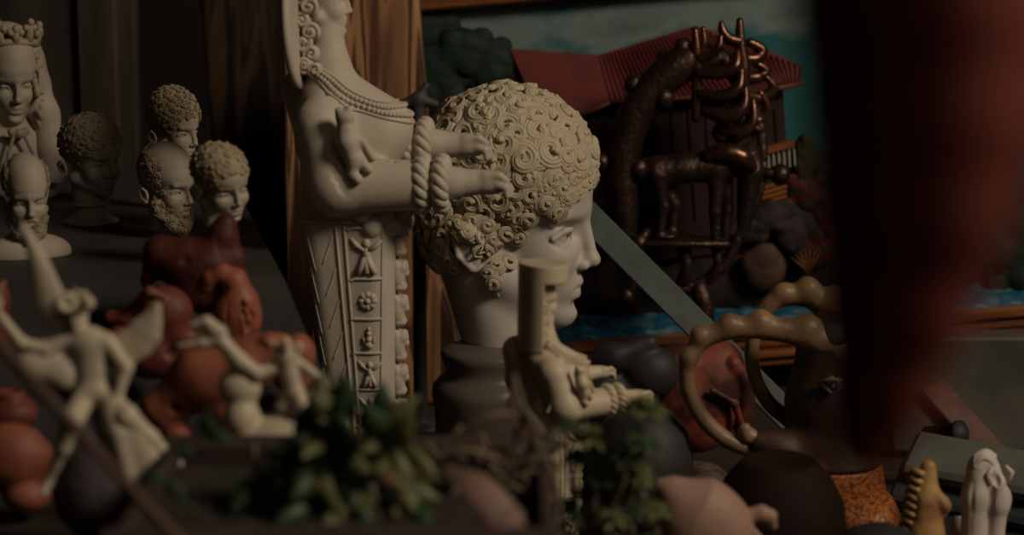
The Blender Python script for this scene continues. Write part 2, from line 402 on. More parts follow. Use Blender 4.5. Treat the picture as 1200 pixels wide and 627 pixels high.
# ---------------------------------------------------------------- small busts on the shelf
def socle(m, zt, ztop, r=60, c=(0, 0)):
    """turned socle from zt (foot) up to ztop"""
    H = ztop-zt
    prof = [(0, 0), (r, 0), (r*1.02, .05), (r, .12), (r*.86, .18), (r*.66, .36), (r*.56, .60), (r*.58, .66), (r*.72, .72), (r*.72, .80), (r*.56, .86), (r*.44, 1.0), (0, 1.02)]
    m.lathe([(a, zt+b*H) for a, b in prof], 40, (c[0], c[1], 0))
def bust(name, label, px, py, d, hpx, yaw, kind, foot_py, pitch=4, roll=0, footr=62, zf=None):
    """hpx: height of the head in pixels of the photo at distance d"""
    s = hpx/280.0*d/F; o = at(px, py, d)
    t = thing(name, label, 'bust', o, rz=math.radians(yaw), group='small plaster busts on the shelf')
    if kind == 'boy': t.scale = (1.10, 1.20, 1.0)
    zt = (zf-o.z)/s if zf is not None else -300
    M = rot('X', roll) @ rot('Y', pitch)
    f0 = {'boy': head_sdf(0.9, 0.7, 4, young=1.0), 'youth': head_sdf(), 'beard': head_sdf(1.05, 1.25, 2), 'old': head_sdf(1.15, 1.4, 4)}[kind]
    f = XF(f0, M)
    rng = random.Random(hash(label) % 1000 if False else sum(map(ord, label)))
    neck = cap((-18, 0, -70), (-12, 0, -175), 50, 50)
    body = U([f, neck], 16)
    top = -150 if kind != 'old' else -175
    body = CUT(body, (0, 0, -1), (0, 0, top-12), 3)
    if kind == 'old':
        body = U([body, ell((-10, 0, -215), (70, 150, 70))], 20)
        body = CUT(body, (0, 0, -1), (0, 0, zt), 3)
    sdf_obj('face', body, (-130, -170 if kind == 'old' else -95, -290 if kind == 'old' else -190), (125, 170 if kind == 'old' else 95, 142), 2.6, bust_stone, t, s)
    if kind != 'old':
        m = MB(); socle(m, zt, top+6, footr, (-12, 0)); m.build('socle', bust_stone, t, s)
    mb = MB()
    full0 = f0
    def run(P, N, R, **k):
        curls(mb, full0, P, N, R, rng, **k)
    if kind in ('boy', 'youth'):
        hl = CUT(ell((-8, 0, 38), (99, 77, 95)), (0.90, 0, -0.96), (68, 0, 26), 5)
        hl = CUT(hl, (0, 0, -1), (0, 0, -70), 6)
        V, Q = sdf_mesh(hl, (-115, -90, -80), (105, 90, 140), 3.5); mb.add(V, Q.tolist()); full0 = U([f0, hl], 4)
        keep = lambda p, n: p[2]-0.94*p[0]+44 > 0 and p[2] > -70
        P, N = scalp_points(full0, (-8, 0, 20), 110, 330 if kind == 'youth' else 150, rng, keep)
        k = ~((np.abs(P[:, 1]) > 62) & (P[:, 2] < 0) & (P[:, 0] > -62)); P, N = P[k], N[k]
        if kind == 'youth': run(P, N, 10.5, strands=2, lift=0.6, npts=14, seg=4)
        else: run(P, N, 17.0, strands=3, lift=0.04, turns=(0.35, 0.7), npts=14, seg=4, tail=0.5)
    else:
        keep = lambda p, n: (p[0] < 28 and p[2] > -75 and p[2] < 95-max(0, p[0]+30)*0.4 and abs(p[1]) > 22) or (p[0] < -60 and p[2] > -80)
        P, N = scalp_points(full0, (-8, 0, 20), 110, 300, rng, keep)
        k = ~((np.abs(P[:, 1]) > 66) & (P[:, 2] < -8) & (P[:, 0] > -56)); P, N = P[k], N[k]
        run(P, N, 12.0, strands=3, lift=0.45, npts=14, seg=4)
        bf = U([f0, SYM(chain([(-4, 52, -50), (8, 48, -90), (48, 24, -128), (72, 0, -150)], [10, 20, 28, 20], 12)), SYM(chain([(90, 4, -78), (76, 22, -88), (66, 30, -108)], [6, 6, 7], 3))], 6)
        full0 = SUB(bf, cap((110, 0, -92), (70, 10, -93), 3.2), 3)
        V, Q = sdf_mesh(SUB(U([SYM(chain([(-4, 52, -50), (8, 48, -90), (48, 24, -128), (70, 0, -148)], [10, 20, 28, 20], 12)), SYM(chain([(88, 5, -78), (76, 22, -88), (66, 30, -108)], [6, 6, 7], 3))], 6), cap((120, 0, -92), (74, 8, -93), 3.2), 2), (-40, -90, -180), (120, 90, -30), 3.0)
        mb.add(V, Q.tolist())
        pts = [(rng.uniform(0, 110), rng.uniform(-80, 80), rng.uniform(-175, -60)) for _ in range(260)]
        P, N = snap(full0, pts, e=2, it=8)
        k = (P[:, 2] < -66) & (P[:, 2]+0.5*P[:, 0] < -52) & (N[:, 0] > -0.4) & ~((np.abs(P[:, 1]) < 20) & (P[:, 2] > -104)) | ((P[:, 2] < -104) & (P[:, 0] > 20))
        run(P[k], N[k], 8.5, strands=2, lift=0.5, npts=14, seg=4, turns=(0.5, 1.0), tail=0.7)
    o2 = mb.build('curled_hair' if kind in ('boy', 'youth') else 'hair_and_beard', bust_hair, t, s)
    o2.rotation_euler = M.to_euler()
    return t
SHELF_Z = 0.188
bust('boy_bust', 'small plaster bust of a boy facing right on a wide round socle', 107, 180, 1.39, 100, -36, 'boy', 262, zf=SHELF_Z, footr=78)
bust('bearded_bust', 'small plaster bust of a balding man with long curled beard, before the taller curly cap', 196, 212, 1.33, 100, -30, 'beard', 280, zf=SHELF_Z, footr=50)
bust('curly_youth_bust', 'small plaster bust of a youth with tight cap of curls, standing behind the bearded bust', 204, 146, 1.45, 92, -30, 'youth', 300, zf=SHELF_Z, footr=50)
bust('tilted_boy_bust', 'small plaster bust of a boy with tilted head nearest the dark shelf edge', 259, 211, 1.21, 95, -50, 'boy', 322, pitch=12, roll=8, zf=SHELF_Z, footr=64)
bust('philosopher_bust', 'small plaster bust of a bearded balding man with bare shoulders at the left', 30, 224, 1.25, 96, -66, 'old', 300, pitch=8, zf=SHELF_Z)
# ---------------------------------------------------------------- the stall: table, shelves, back wall
dark_wood = mat('dark_table_wood', (0.045, 0.032, 0.024), 0.7, c2=(0.028, 0.02, 0.016), nscale=14, bump=0.3, bscale=60, stretch=(1, 8, 1))
wall_m = mat('dark_plaster', (0.030, 0.020, 0.014), 0.9, c2=(0.018, 0.012, 0.009), nscale=5)
shelf_m = mat('dark_grey_board', (0.050, 0.045, 0.042), 0.6, c2=(0.035, 0.031, 0.029), nscale=18, bump=0.15, bscale=70)
board_m = mat('weathered_board', (0.060, 0.043, 0.034), 0.8, c2=(0.026, 0.018, 0.014), nscale=9, mix=(0.3, 0.7), bump=0.5, bscale=40, stretch=(4, 4, 0.7))
def struct(name, mb, m):
    o = mb.build(name, m, smooth=False); tag(o, kind='structure'); return o
struct('floor', MB().box((0, 1.3, -0.76), (5.0, 4.2, 0.02)), dark_wood)
struct('wall_back', MB().box((0, 3.0, 0.7), (5.0, 0.05, 3.0)), wall_m)
tb = MB().box((0, 1.55, -0.015), (1.7, 1.9, 0.03), bev=0.004)
for x in (-0.78, 0.78):
    for y in (0.70, 2.4): tb.box((x, y, -0.39), (0.06, 0.06, 0.72), bev=0.004)
tag(tb.build('display_table', dark_wood, smooth=False), 'dark wooden display table everything stands on', 'table')

# shelf for the busts: a dark board on two trestle blocks, its right edge running towards the viewer
A = on_z(266, 201, SHELF_Z); TIER_Z = 0.10; YF, YR = 1.165, 0.985
B = on_z(328, 334, SHELF_Z)
poly = [(A.x, A.y), (B.x, YF), (-0.62, YF), (-0.62, A.y)]
t = thing('bust_shelf', 'dark grey board shelf with sloping front, the small busts stand on it', 'shelf', (0, 0, 0))
def slab_mesh(P, th):
    n = len(P); return MB().add([tuple(p) for p in P]+[(p[0], p[1], p[2]-th) for p in P], [tuple(range(n)), tuple(range(2*n-1, n-1, -1))]+[(i, n+i, n+(i+1) % n, (i+1) % n) for i in range(n)])
slab_mesh([(x, y, SHELF_Z) for x, y in poly], 0.018).build('board', shelf_m, t, smooth=False)
slab_mesh([(B.x, YF, SHELF_Z), (-0.068, YR, TIER_Z), (-0.62, YR, TIER_Z), (-0.62, YF, SHELF_Z)], 0.018).build('sloping_front', shelf_m, t, smooth=False)
for x, y in ((-0.50, 1.25), (-0.29, 1.55), (-0.55, 1.6)):
    MB().box((x, y, (SHELF_Z-0.018)/2), (0.05, 0.05, SHELF_Z-0.018), bev=0.003).build('support_block', dark_wood, t, smooth=False)
# lower tier in front of it
t = thing('lower_tier', 'low dark wooden step under the terracotta and winged figurines', 'step', (0, 0, 0))
slab_mesh([(-0.62, 0.77, TIER_Z-0.019), (-0.165, 0.77, TIER_Z-0.019), (-0.165, 0.915, TIER_Z-0.019), (-0.062, 0.915, TIER_Z-0.019), (-0.062, 1.03, TIER_Z-0.019), (-0.62, 1.03, TIER_Z-0.019)], 0.012).build('board', dark_wood, t, smooth=False)
slab_mesh([(-0.62, 0.77, TIER_Z), (-0.165, 0.77, TIER_Z), (-0.165, 0.915, TIER_Z), (-0.062, 0.915, TIER_Z), (-0.062, 0.983, TIER_Z), (-0.62, 0.983, TIER_Z)], 0.0188).build('top_board', dark_wood, t, smooth=False)
for x, y, w in ((-0.60, 0.9, .22), (-0.19, 0.9, .22), (-0.08, 0.97, 0.08)): MB().box((x, y, (TIER_Z-0.031)/2), (0.02, w, TIER_Z-0.031), bev=0.002).build('side_panel', dark_wood, t, smooth=False)

# weathered board behind the busts
c = at(70, 100, 1.82)
o = MB().box((0, 0, 0), (0.30, 0.02, 0.62), bev=0.003).box((0.118, -0.012, 0), (0.035, 0.012, 0.62), bev=0.003).build('weathered_board', board_m, loc=(at(176, 100, 1.82).x-0.14, A.y+0.045, 0.311), smooth=False)
tag(o, 'weathered dark plank standing upright behind the small busts', 'board')

# striped olive wood slab
def olive(name, g=1.0):
    m = bpy.data.materials.new(name); m.use_nodes = True; N = m.node_tree.nodes; L = m.node_tree.links; b = N['Principled BSDF']
    b.inputs['Roughness'].default_value = 0.5
    tc = N.new('ShaderNodeTexCoord'); mp = N.new('ShaderNodeMapping'); mp.inputs['Scale'].default_value = (1, 1, 0.08); mp.inputs['Rotation'].default_value = (0, math.radians(-7), 0); L.new(tc.outputs['Object'], mp.inputs['Vector'])
    n1 = N.new('ShaderNodeTexNoise'); n1.inputs['Scale'].default_value = 34; n1.inputs['Detail'].default_value = 2.5; n1.inputs['Roughness'].default_value = 0.45; n1.inputs['Distortion'].default_value = 0.6; L.new(mp.outputs['Vector'], n1.inputs['Vector'])
    r = N.new('ShaderNodeValToRGB'); e = r.color_ramp.elements
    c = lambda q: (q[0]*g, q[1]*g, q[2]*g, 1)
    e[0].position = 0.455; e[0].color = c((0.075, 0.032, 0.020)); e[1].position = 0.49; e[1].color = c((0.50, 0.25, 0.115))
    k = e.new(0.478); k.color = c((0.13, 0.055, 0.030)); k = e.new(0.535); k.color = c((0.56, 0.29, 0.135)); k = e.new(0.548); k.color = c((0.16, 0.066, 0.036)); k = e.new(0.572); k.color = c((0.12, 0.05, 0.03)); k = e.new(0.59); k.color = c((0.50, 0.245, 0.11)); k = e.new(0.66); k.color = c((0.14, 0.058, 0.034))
    L.new(n1.outputs['Fac'], r.inputs['Fac'])
    n2 = N.new('ShaderNodeTexNoise'); n2.inputs['Scale'].default_value = 150; L.new(mp.outputs['Vector'], n2.inputs['Vector'])
    mx = N.new('ShaderNodeMixRGB'); mx.blend_type = 'MULTIPLY'; mx.inputs['Fac'].default_value = 0.3; L.new(r.outputs['Color'], mx.inputs['Color1']); L.new(n2.outputs['Fac'], mx.inputs['Color2']); L.new(mx.outputs['Color'], b.inputs['Base Color'])
    return m
olive_m = olive('olive_wood'); olive_shaded = olive('shaded_olive_wood', 0.13)  # second copy scaled down, shadow painted into the left board's colour
def slab(name, label, pts, d, thick, m):
    # outline given at the board's own distance, then a real board with rounded edges standing on the table
    P = [at(x, y, d) for x, y in pts]; o0 = at(pts[0][0], pts[0][1], d); yb = P[0].y
    poly = [((p.x-o0.x)*yb/p.y, max(p.z, 0.001)-o0.z) for p in P]
    mb = MB().prism(poly, -thick/2, thick/2)
    ob = mb.build(name, m, loc=(o0.x, yb, o0.z), smooth=False)
    bv = ob.modifiers.new('bevel', 'BEVEL'); bv.width = 0.004; bv.segments = 3
    return tag(ob, label, 'board')
slab('olive_wood_board', 'striped olive wood board with wavy grain behind the tall robed figure', [(330, -60), (440, -62), (489, -60), (493, 60), (498, 130), (494, 240), (506, 330), (530, 420), (550, 560), (330, 560)], 1.60, 0.03, olive_m)
slab('olive_wood_board', 'striped olive wood board coloured down for shadow, left of the tall robed figure', [(232, -60), (352, -60), (352, 200), (360, 560), (262, 560), (246, 200)], 1.84, 0.03, olive_shaded)
# ---------------------------------------------------------------- many-breasted robed goddess, built once, in pixel units at 1.30 m
def make_goddess():
    S = 1.30/F
    t = thing('robed_goddess_statue', 'tall cream robed goddess statue with rope bracelets and carved panels, left of the marble head', 'statue', at(420, 240, 1.30), rz=math.radians(-6))
    BOT = -384
    def column(p):
        z = np.clip(p[:, 2], BOT, 20); k = np.clip(-z/270, -0.1, 1.2)
        cx = -11+12*k; hw = 56-15*k; hy = 50-14*k
        flare = np.clip((-z-330)/54, 0, 1)**2*26; hw = hw+flare; hy = hy+flare
        q = np.stack([np.abs(p[:, 0]-cx)-(hw-26), np.abs(p[:, 1])-(hy-26)], 1)
        d2 = np.sqrt((np.maximum(q, 0)**2).sum(1))+np.minimum(q.max(1), 0)-26
        return smax(smax(d2*0.97, p[:, 2]-44, 40), BOT-p[:, 2], 2)
    torso = U([ell((-12, 0, 55), (56, 50, 72)), cap((-26, 0, 108), (26, 0, 82), 40, 34), SYM(cap((-30, 36, 108), (-34, 42, 98), 26, 28)), ell((28, 0, 88), (30, 34, 30)), cap((-26, 0, 136), (36, 0, 98), 27, 25)], 16)
    neck = chain([(-36, 0, 120), (-32, 0, 160), (-34, 0, 200)], [34, 22, 19], 14)
    head = XF(HEAD, rot('Y', 0), (-40, 0, 245), 0.34)
    polos = CUT(CUT(chain([(-48, 0, 262), (-50, 0, 330)], [25, 33], 2), (0, 0, 1), (0, 0, 318), 2), (0, 0, -1), (0, 0, 262), 2)
    def arm(s):
        if s > 0: return XF(arm0(s), rot('X', 0), (-34, 0, 32))
        return arm0(s)
    def arm0(s):
        A = [cap((-34, s*44, 98), (-14, s*56, 32), 30, 33), cap((-14, s*56, 30), (80, s*50, 31), 34, 28)]
        bare = chain([(75, s*50, 34), (118, s*48, 34), (152, s*46, 35)], [20, 17.5, 14], 6)
        palm = rell((164, s*46, 34), (17, 13.5, 12.5), rot('Y', 8))
        F5 = []
        for i, (dy, L, dz) in enumerate(((-10, 18, -5), (-4, 24, -3), (3, 25, -4), (9, 21, -6))):
            b = (172, s*46+dy, 33); k = (172+L*0.42, s*46+dy*1.05, 31+dz*0.2); e = (172+L*0.5, s*46+dy, 21+dz*0.3)
            F5.append(chain([b, k, e], [4.6, 4.0, 3.2], 1))
        th = chain([(158, s*46-9, 42), (172, s*46-10, 44), (181, s*46-8, 38)], [5.5, 4.8, 3.8], 1)
        hand = U([palm, U(F5, 0.8), th], 3.5)
        return U([U(A, 14), bare, hand], 7)
    body = U([column, torso, neck], 14)
    body = U([body, arm(-1), arm(1)], 10)
    # sleeve folds and chest folds
    gr = []
    for i in range(6):
        gr.append(chain([(-26+i*4, -90, 78-i*9), (20, -90, 44-i*8), (72, -82, 52-i*8)], [1.0, 1.9, 1.0], 1))
    for i in range(6):
        gr.append(chain([(-30+i*14, -40, 140-i*9), (-20+i*13, -58, 100-i*4), (8+i*9, -60, 75-i*4)], [1.2, 2.4, 1.4], 1))
    body = SUB(body, U(gr, 1), 4)
    body = U([body, head, polos], 5)
    sdf_obj('robed_figure', body, (-95, -92, BOT), (200, 92, 330), 2.2, stone, t, S)
    # nimbus disc behind the head, seen edge on
    m = MB(); m.lathe([(0, -4.5), (86, -5.5), (91, -3.5), (93, 0), (91, 3.5), (86, 5.5), (80, 4.5), (0, 3)], 72, M=rot('Y', 90)); 
    m.build('nimbus', stone, t, S, loc=Vector((-64, 0, 226))*S)
    # hair locks beside the face and on the shoulders
    rng = random.Random(9); m = MB()
    for s in (-1, 1):
        for (x, y, z, r) in ((-50, 22, 262, 12), (-56, 27, 246, 12), (-49, 27, 232, 12), (-57, 26, 216, 12), (-48, 25, 203, 12), (-56, 26, 190, 12), (-47, 26, 178, 11), (-54, 28, 166, 11), (-42, 30, 160, 9)):
            c0 = np.array((x, s*y, z)); h = rng.choice((-1, 1))
            for k in range(2):
                tt = np.linspace(0, 1, 22); th = rng.uniform(0, 6)+h*7.5*tt; rad = r*(0.85-0.6*tt)-k*r*0.22
                m.tube(np.stack([c0[0]+np.cos(th)*rad, np.full(22, c0[1])+s*(3+4*tt), c0[2]+np.sin(th)*rad*1.1], 1), r*0.24, seg=7, up=(0, -1, 0))
            m.add(*uv_ell(c0-np.array((0, s*4, 0)), (r*0.8, r*0.7, r*0.9)))
    m.build('curled_locks', stone, t, S)
    # beaded collar
    m = MB(); n = 66
    for row, dr in ((0, 0.0), (1, 7.5)):
        a = np.arange(n)*2*math.pi/n+row*math.pi/n
        P = np.stack([2+(48+dr)*np.cos(a), (38+dr)*np.sin(a), 136-dr*0.5-0.49*(50+dr)*np.cos(a)], 1)
        Q, N = snap(body, P, e=1.5, it=5)
        for q, nn in zip(Q, N): m.add(*uv_ell(q+nn*1.2, (3.4, 3.4, 3.4), 8, 6))
    a = np.linspace(0, 2*math.pi, 80)
    for dr in (-6, 14):
        P = np.stack([2+(48+dr)*np.cos(a), (38+dr)*np.sin(a), 136-dr*0.5-0.49*(50+dr)*np.cos(a)], 1); Q, N = snap(body, P, e=1.5, it=5); m.tube(Q+N*0.8, 1.6, seg=6, caps=False)
    m.build('beaded_collar', stone, t, S)
    # rope bracelets
    for s in (-1, 1):
        for bx in (84, 106):
            m = MB(); a = np.linspace(0, 2*math.pi, 90)
            for k in range(3):
                ph = a*5+k*2*math.pi/3; rr = 22+5.2*np.cos(ph)
                m.tube(np.stack([5.2*np.sin(ph), rr*np.cos(a), rr*1.12*np.sin(a)], 1), 5.4, seg=8, caps=False)
            o = m.build('rope_bracelet', stone, t, S, loc=Vector((bx-(34 if s > 0 else 0), s*50, 33+(32 if s > 0 else 0)))*S)
    # egg-shaped pendants under the arms
    m = MB()
    for row in range(2):
        for i in range(7):
            a = math.radians(-75+i*25+row*12); r = 52-row*5
            m.add(*uv_ell((-2+r*math.cos(a)*1.15, r*math.sin(a), 2-row*20), (14, 13, 16), 18, 12))
    m.build('egg_pendants', stone, t, S)
    # lions climbing the sleeves
    for s in (-1, 1):
        L = U([chain([(2, s*82, 104), (6, s*88, 84), (12, s*86, 64)], [10, 12, 11], 6), ell((2, s*86, 112), (11, 9, 10)), chain([(8, s*90, 96), (22, s*88, 84), (32, s*84, 66)], [5, 4.5, 5], 3), chain([(12, s*90, 66), (10, s*88, 48), (16, s*90, 42)], [8, 6, 6], 3), chain([(16, s*86, 66), (28, s*84, 52)], [7, 5], 3), sph((-5, s*88, 119), 4), sph((7, s*88, 121), 4), chain([(4, s*80, 70), (-22, s*74, 64), (-44, s*68, 48), (-54, s*62, 24)], [3, 3, 3, 4], 3)], 4)
        sdf_obj('climbing_lion', L, (-62, min(s*55, s*100), 15), (42, max(s*55, s*100), 128), 1.4, stone, t, S)
    # carved panels of the narrow skirt
    m = MB()
    def rib(P, r):
        Q, N = snap(column, P, e=1.5, it=4); m.tube(Q+N*0.3, r, seg=6)
    zs = [-22, -82, -130, -171, -215, -260, -306, -350]
    for s in (-1, 1):
        for x0, x1 in ((-18, 4), (-8, 10), (40, 38)):
            rib([(x0+(x1-x0)*k, s*48, -18-k*330) for k in np.linspace(0, 1, 30)], 1.8)
        for z in zs:
            rib([(x, s*48, z+(2 if x > 0 else 0)) for x in np.linspace(-7-z*0.03, 41, 14)], 2.0)
        for i in range(len(zs)-1):
            zc = (zs[i]+zs[i+1])/2; k = -zc/270; cx = 17+2*k; sc = (zs[i]-zs[i+1])/60
            c0, N0 = snap(column, [(cx, s*46, zc)], e=1.5, it=5); c0 = c0[0]; y = c0[1]
            e = lambda x, z, rx, rz, ry=3.5: m.add(*uv_ell((cx+x*sc, y, zc+z*sc), (rx*sc, ry, rz*sc), 12, 8))
            tb = lambda P, r: m.tube([(cx+a*sc, y+s*1.0, zc+b*sc) for a, b in P], [q*sc for q in r], seg=7)
            if i == 1 or i == 5:
                for q in range(8): e(9*math.cos(q*math.pi/4), 9*math.sin(q*math.pi/4), 5.5, 5.5, 3.5)
                e(0, 0, 5, 5, 6)
            elif i == 2:
                e(0, -12, 8, 7, 5); e(0, -2, 6, 6, 5); e(0, 8, 4.5, 5, 5); e(0, 16, 3, 4, 4)
                tb([(-7, -8), (-10, 2)], [3, 2]); tb([(7, -8), (10, 2)], [3, 2])
            else:
                e(0, 14, 5, 6, 5); e(0, 2, 5, 9, 5); tb([(-2, 6), (-12, 12), (-18, 20)], [3, 3.4, 2]); tb([(2, 6), (12, 12), (17, 18)], [3, 3.4, 2])
                tb([(-1, -2), (-5, -12), (-10, -20)], [4, 4, 4]); tb([(1, -2), (5, -12), (10, -20)], [4, 4, 4]); tb([(0, -4), (0, -20)], [4, 4])
        for i in range(7):  # plumage lines on the flank
            rib([(-52+6*k+i*1.5, s*44, -30-i*38-k*26) for k in np.linspace(0, 1.6, 8)], 0.7)
            rib([(-22-8*k+i*3.2, s*46, -30-i*38-k*22) for k in np.linspace(0, 1.5, 8)], 0.7)
    rib([(60*math.cos(a)-11, 54*math.sin(a), -14) for a in np.linspace(0, 2*math.pi, 60)], 2.4)
    m.build('carved_panels', stone, t, S)
    # row of animal heads down the front
    g = U([ell((0, 0, 0), (9, 13, 19)), ell((5, 0, 9), (8, 11, 9)), SYM(sph((8, 5, 14), 3.4)), ell((9, 0, 2), (5, 6, 5)), SYM(ell((-1, 9, 12), (4, 4, 7))), SYM(chain([(3, 5, -6), (7, 6, -15)], [4, 3.4], 2)), ell((2, 0, -15), (7, 11, 5))], 2)
    V, Q = sdf_mesh(g, (-14, -16, -24), (20, 16, 24), 1.2); me = mesh_from(V, Q, S, 'animal_head')
    for i in range(8):
        z = -40-i*42; k = min(-z/270, 1.2)
        o = link_mesh('animal_head', me, stone if i == 0 else None, t, Vector((-11+12*k+56-15*k+2, 0, z))*S)
        o.scale = (1, 1-0.12*k, 1)
    return t
def uv_ell(c, r, seg=14, ring=10):
    c = np.asarray(c, float); V = [(0, 0, r[2])]
    for i in range(1, ring):
        a = math.pi*i/ring
        for j in range(seg):
            b = 2*math.pi*j/seg; V.append((r[0]*math.sin(a)*math.cos(b), r[1]*math.sin(a)*math.sin(b), r[2]*math.cos(a)))
    V.append((0, 0, -r[2])); V = np.array(V)+c; Fc = []
    for j in range(seg): Fc.append((0, 1+j, 1+(j+1) % seg)); Fc.append((len(V)-1, 1+(ring-2)*seg+(j+1) % seg, 1+(ring-2)*seg+j))
    for i in range(ring-2):
        for j in range(seg): Fc.append((1+i*seg+j, 1+(i+1)*seg+j, 1+(i+1)*seg+(j+1) % seg, 1+i*seg+(j+1) % seg))
    return V, Fc
goddess = make_goddess()
def copy_tree(o, parent=None):
    c = o.copy(); COL.objects.link(c); c.parent = parent
    for ch in list(o.children): copy_tree(ch, c)
    return c
small = copy_tree(goddess)
small.location = at(653, 484, 1.183); small.rotation_euler = (0, math.radians(1), math.radians(24)); k = 0.56*1.183/1.30; small.scale = (k*1.05, k*1.15, k)
small['label'] = 'small yellowish robed goddess statue with flat-topped crown, before the marble head'
shell = CUT(CUT(lambda p: np.sqrt((p[:, 0]+36)**2+(p[:, 1]*0.92)**2)-48, (0, 0, 1), (0, 0, 322), 2), (0, 0, -1), (0, 0, 138), 6)
shell = SUB(shell, CUT(CUT(lambda p: np.sqrt((p[:, 0]+30)**2+(p[:, 1]*0.92)**2)-40, (0, 0, 1), (0, 0, 282), 2), (-1, 0, 0), (-80, 0, 0), 2), 3)
shell = SUB(shell, lambda p: np.maximum(-(p[:, 0]+56), p[:, 2]-284), 3)
for ch in list(small.children):
    if ch.name.startswith('nimbus'): bpy.data.objects.remove(ch)
sdf_obj('veil_and_crown', shell, (-90, -60, 130), (20, 60, 328), 1.8, stone, small, 1.30/F)
for ch in small.children:
    for sl in ch.material_slots: sl.link = 'OBJECT'; sl.material = small_stone
# ---------------------------------------------------------------- carved and painted village picture leaning behind
PD = 1.69; PS = PD/F; PR = math.radians(4.7)
red_roof = mat('red_painted_roof', (0.16, 0.020, 0.017), 0.6, c2=(0.10, 0.012, 0.010), nscale=30, bump=0.2, bscale=90)
orange_wood = mat('orange_varnished_wood', (0.30, 0.10, 0.022), 0.5, c2=(0.11, 0.034, 0.010), nscale=25, bump=0.15, bscale=80, stretch=(0.3, 1, 2))
dark_red = mat('dark_red_painted_wall', (0.024, 0.005, 0.004), 0.7)
tree_m = mat('dark_green_painted_tree', (0.005, 0.014, 0.011), 0.75, c2=(0.010, 0.028, 0.020), nscale=60, bump=0.6, bscale=200)
sea_m = mat('blue_painted_sea', (0.010, 0.085, 0.15), 0.4, c2=(0.10, 0.18, 0.22), nscale=90, mix=(0.45, 0.7), bump=0.8, bscale=120, stretch=(0.7, 1, 1.6))
rock_m = mat('painted_rock', (0.026, 0.015, 0.011), 0.85, c2=(0.012, 0.008, 0.007), nscale=40, bump=0.8, bscale=120)
brown_rock = mat('brown_painted_boulder', (0.095, 0.045, 0.028), 0.7, c2=(0.06, 0.03, 0.018), nscale=50, bump=0.5, bscale=120)
purple_rock = mat('purple_grey_painted_rock', (0.042, 0.027, 0.030), 0.8, c2=(0.016, 0.011, 0.013), nscale=60, bump=0.8, bscale=150)
flower_m = mat('red_painted_flowers', (0.11, 0.007, 0.008), 0.7, c2=(0.018, 0.02, 0.008), nscale=110, mix=(0.45, 0.55), bump=0.8, bscale=200)
white_p = mat('off_white_paint', (0.42, 0.36, 0.30), 0.6)
bushy = mat('olive_green_painted_bush', (0.055, 0.05, 0.022), 0.8, c2=(0.03, 0.03, 0.014), nscale=80, bump=0.7, bscale=200)
def sky_material():
    m = bpy.data.materials.new('teal_painted_sky'); m.use_nodes = True; N = m.node_tree.nodes; L = m.node_tree.links; b = N['Principled BSDF']; b.inputs['Roughness'].default_value = 0.5
    tc = N.new('ShaderNodeTexCoord'); mp = N.new('ShaderNodeMapping'); mp.inputs['Scale'].default_value = (9, 9, 17); L.new(tc.outputs['Object'], mp.inputs['Vector'])
    n = N.new('ShaderNodeTexNoise'); n.inputs['Scale'].default_value = 1; n.inputs['Detail'].default_value = 5; n.inputs['Roughness'].default_value = 0.6; L.new(mp.outputs['Vector'], n.inputs['Vector'])
    sx = N.new('ShaderNodeSeparateXYZ'); L.new(tc.outputs['Object'], sx.inputs['Vector'])
    mr = N.new('ShaderNodeMapRange'); mr.inputs['From Min'].default_value = 0.092; mr.inputs['From Max'].default_value = 0.125; mr.inputs['To Min'].default_value = -0.16; mr.inputs['To Max'].default_value = 0.12; L.new(sx.outputs['Z'], mr.inputs['Value'])
    ad = N.new('ShaderNodeMath'); ad.operation = 'ADD'; L.new(n.outputs['Fac'], ad.inputs[0]); L.new(mr.outputs['Result'], ad.inputs[1])
    r = N.new('ShaderNodeValToRGB'); e = r.color_ramp.elements; e[0].position = 0.47; e[0].color = (0.012, 0.115, 0.125, 1); e[1].position = 0.60; e[1].color = (0.17, 0.23, 0.22, 1)
    k = e.new(0.80); k.color = (0.10, 0.14, 0.135, 1)
    L.new(ad.outputs[0], r.inputs['Fac']); L.new(r.outputs['Color'], b.inputs['Base Color']); return m
o0 = at(845, 200, PD)
pic = thing('painted_relief_picture', 'carved and painted relief picture of red-roofed houses, cloudy teal sky and blue sea', 'picture', o0, ry=-PR)
def PL(px, py):
    p = at(px, py, PD)-o0; x = p.x; z = p.z/1.0
    return ((x*math.cos(PR)+z*math.sin(PR))/PS, (-x*math.sin(PR)+z*math.cos(PR))/PS)
def P3(px, py, y): a, b = PL(px, py); return (a, y, b)
x0, zt = PL(470, 12); _, zb = PL(720, 392); x1 = PL(1255, 300)[0]
MB().box(((x0+x1)/2, 12, (zt+zb)/2), (x1-x0, 10, zt-zb)).build('sky_panel', sky_material(), pic, PS, smooth=False)
fr = lambda c, d: MB().box(c, d, bev=3).build('frame_bar', orange_wood, pic, PS, smooth=False)
fr(((x0+x1)/2, 0, zt+14), (x1-x0+40, 40, 30))
for k, (dz, h, y) in enumerate(((8, 14, -30), (22, 11, -24), (34, 10, -34), (45, 9, -26))):
    fr(((x0+x1)/2, y/2, zb-dz-1), (x1-x0+40, 40+abs(y), h))
fr((x1+14, 0, (zt+zb)/2), (28, 40, zt-zb))
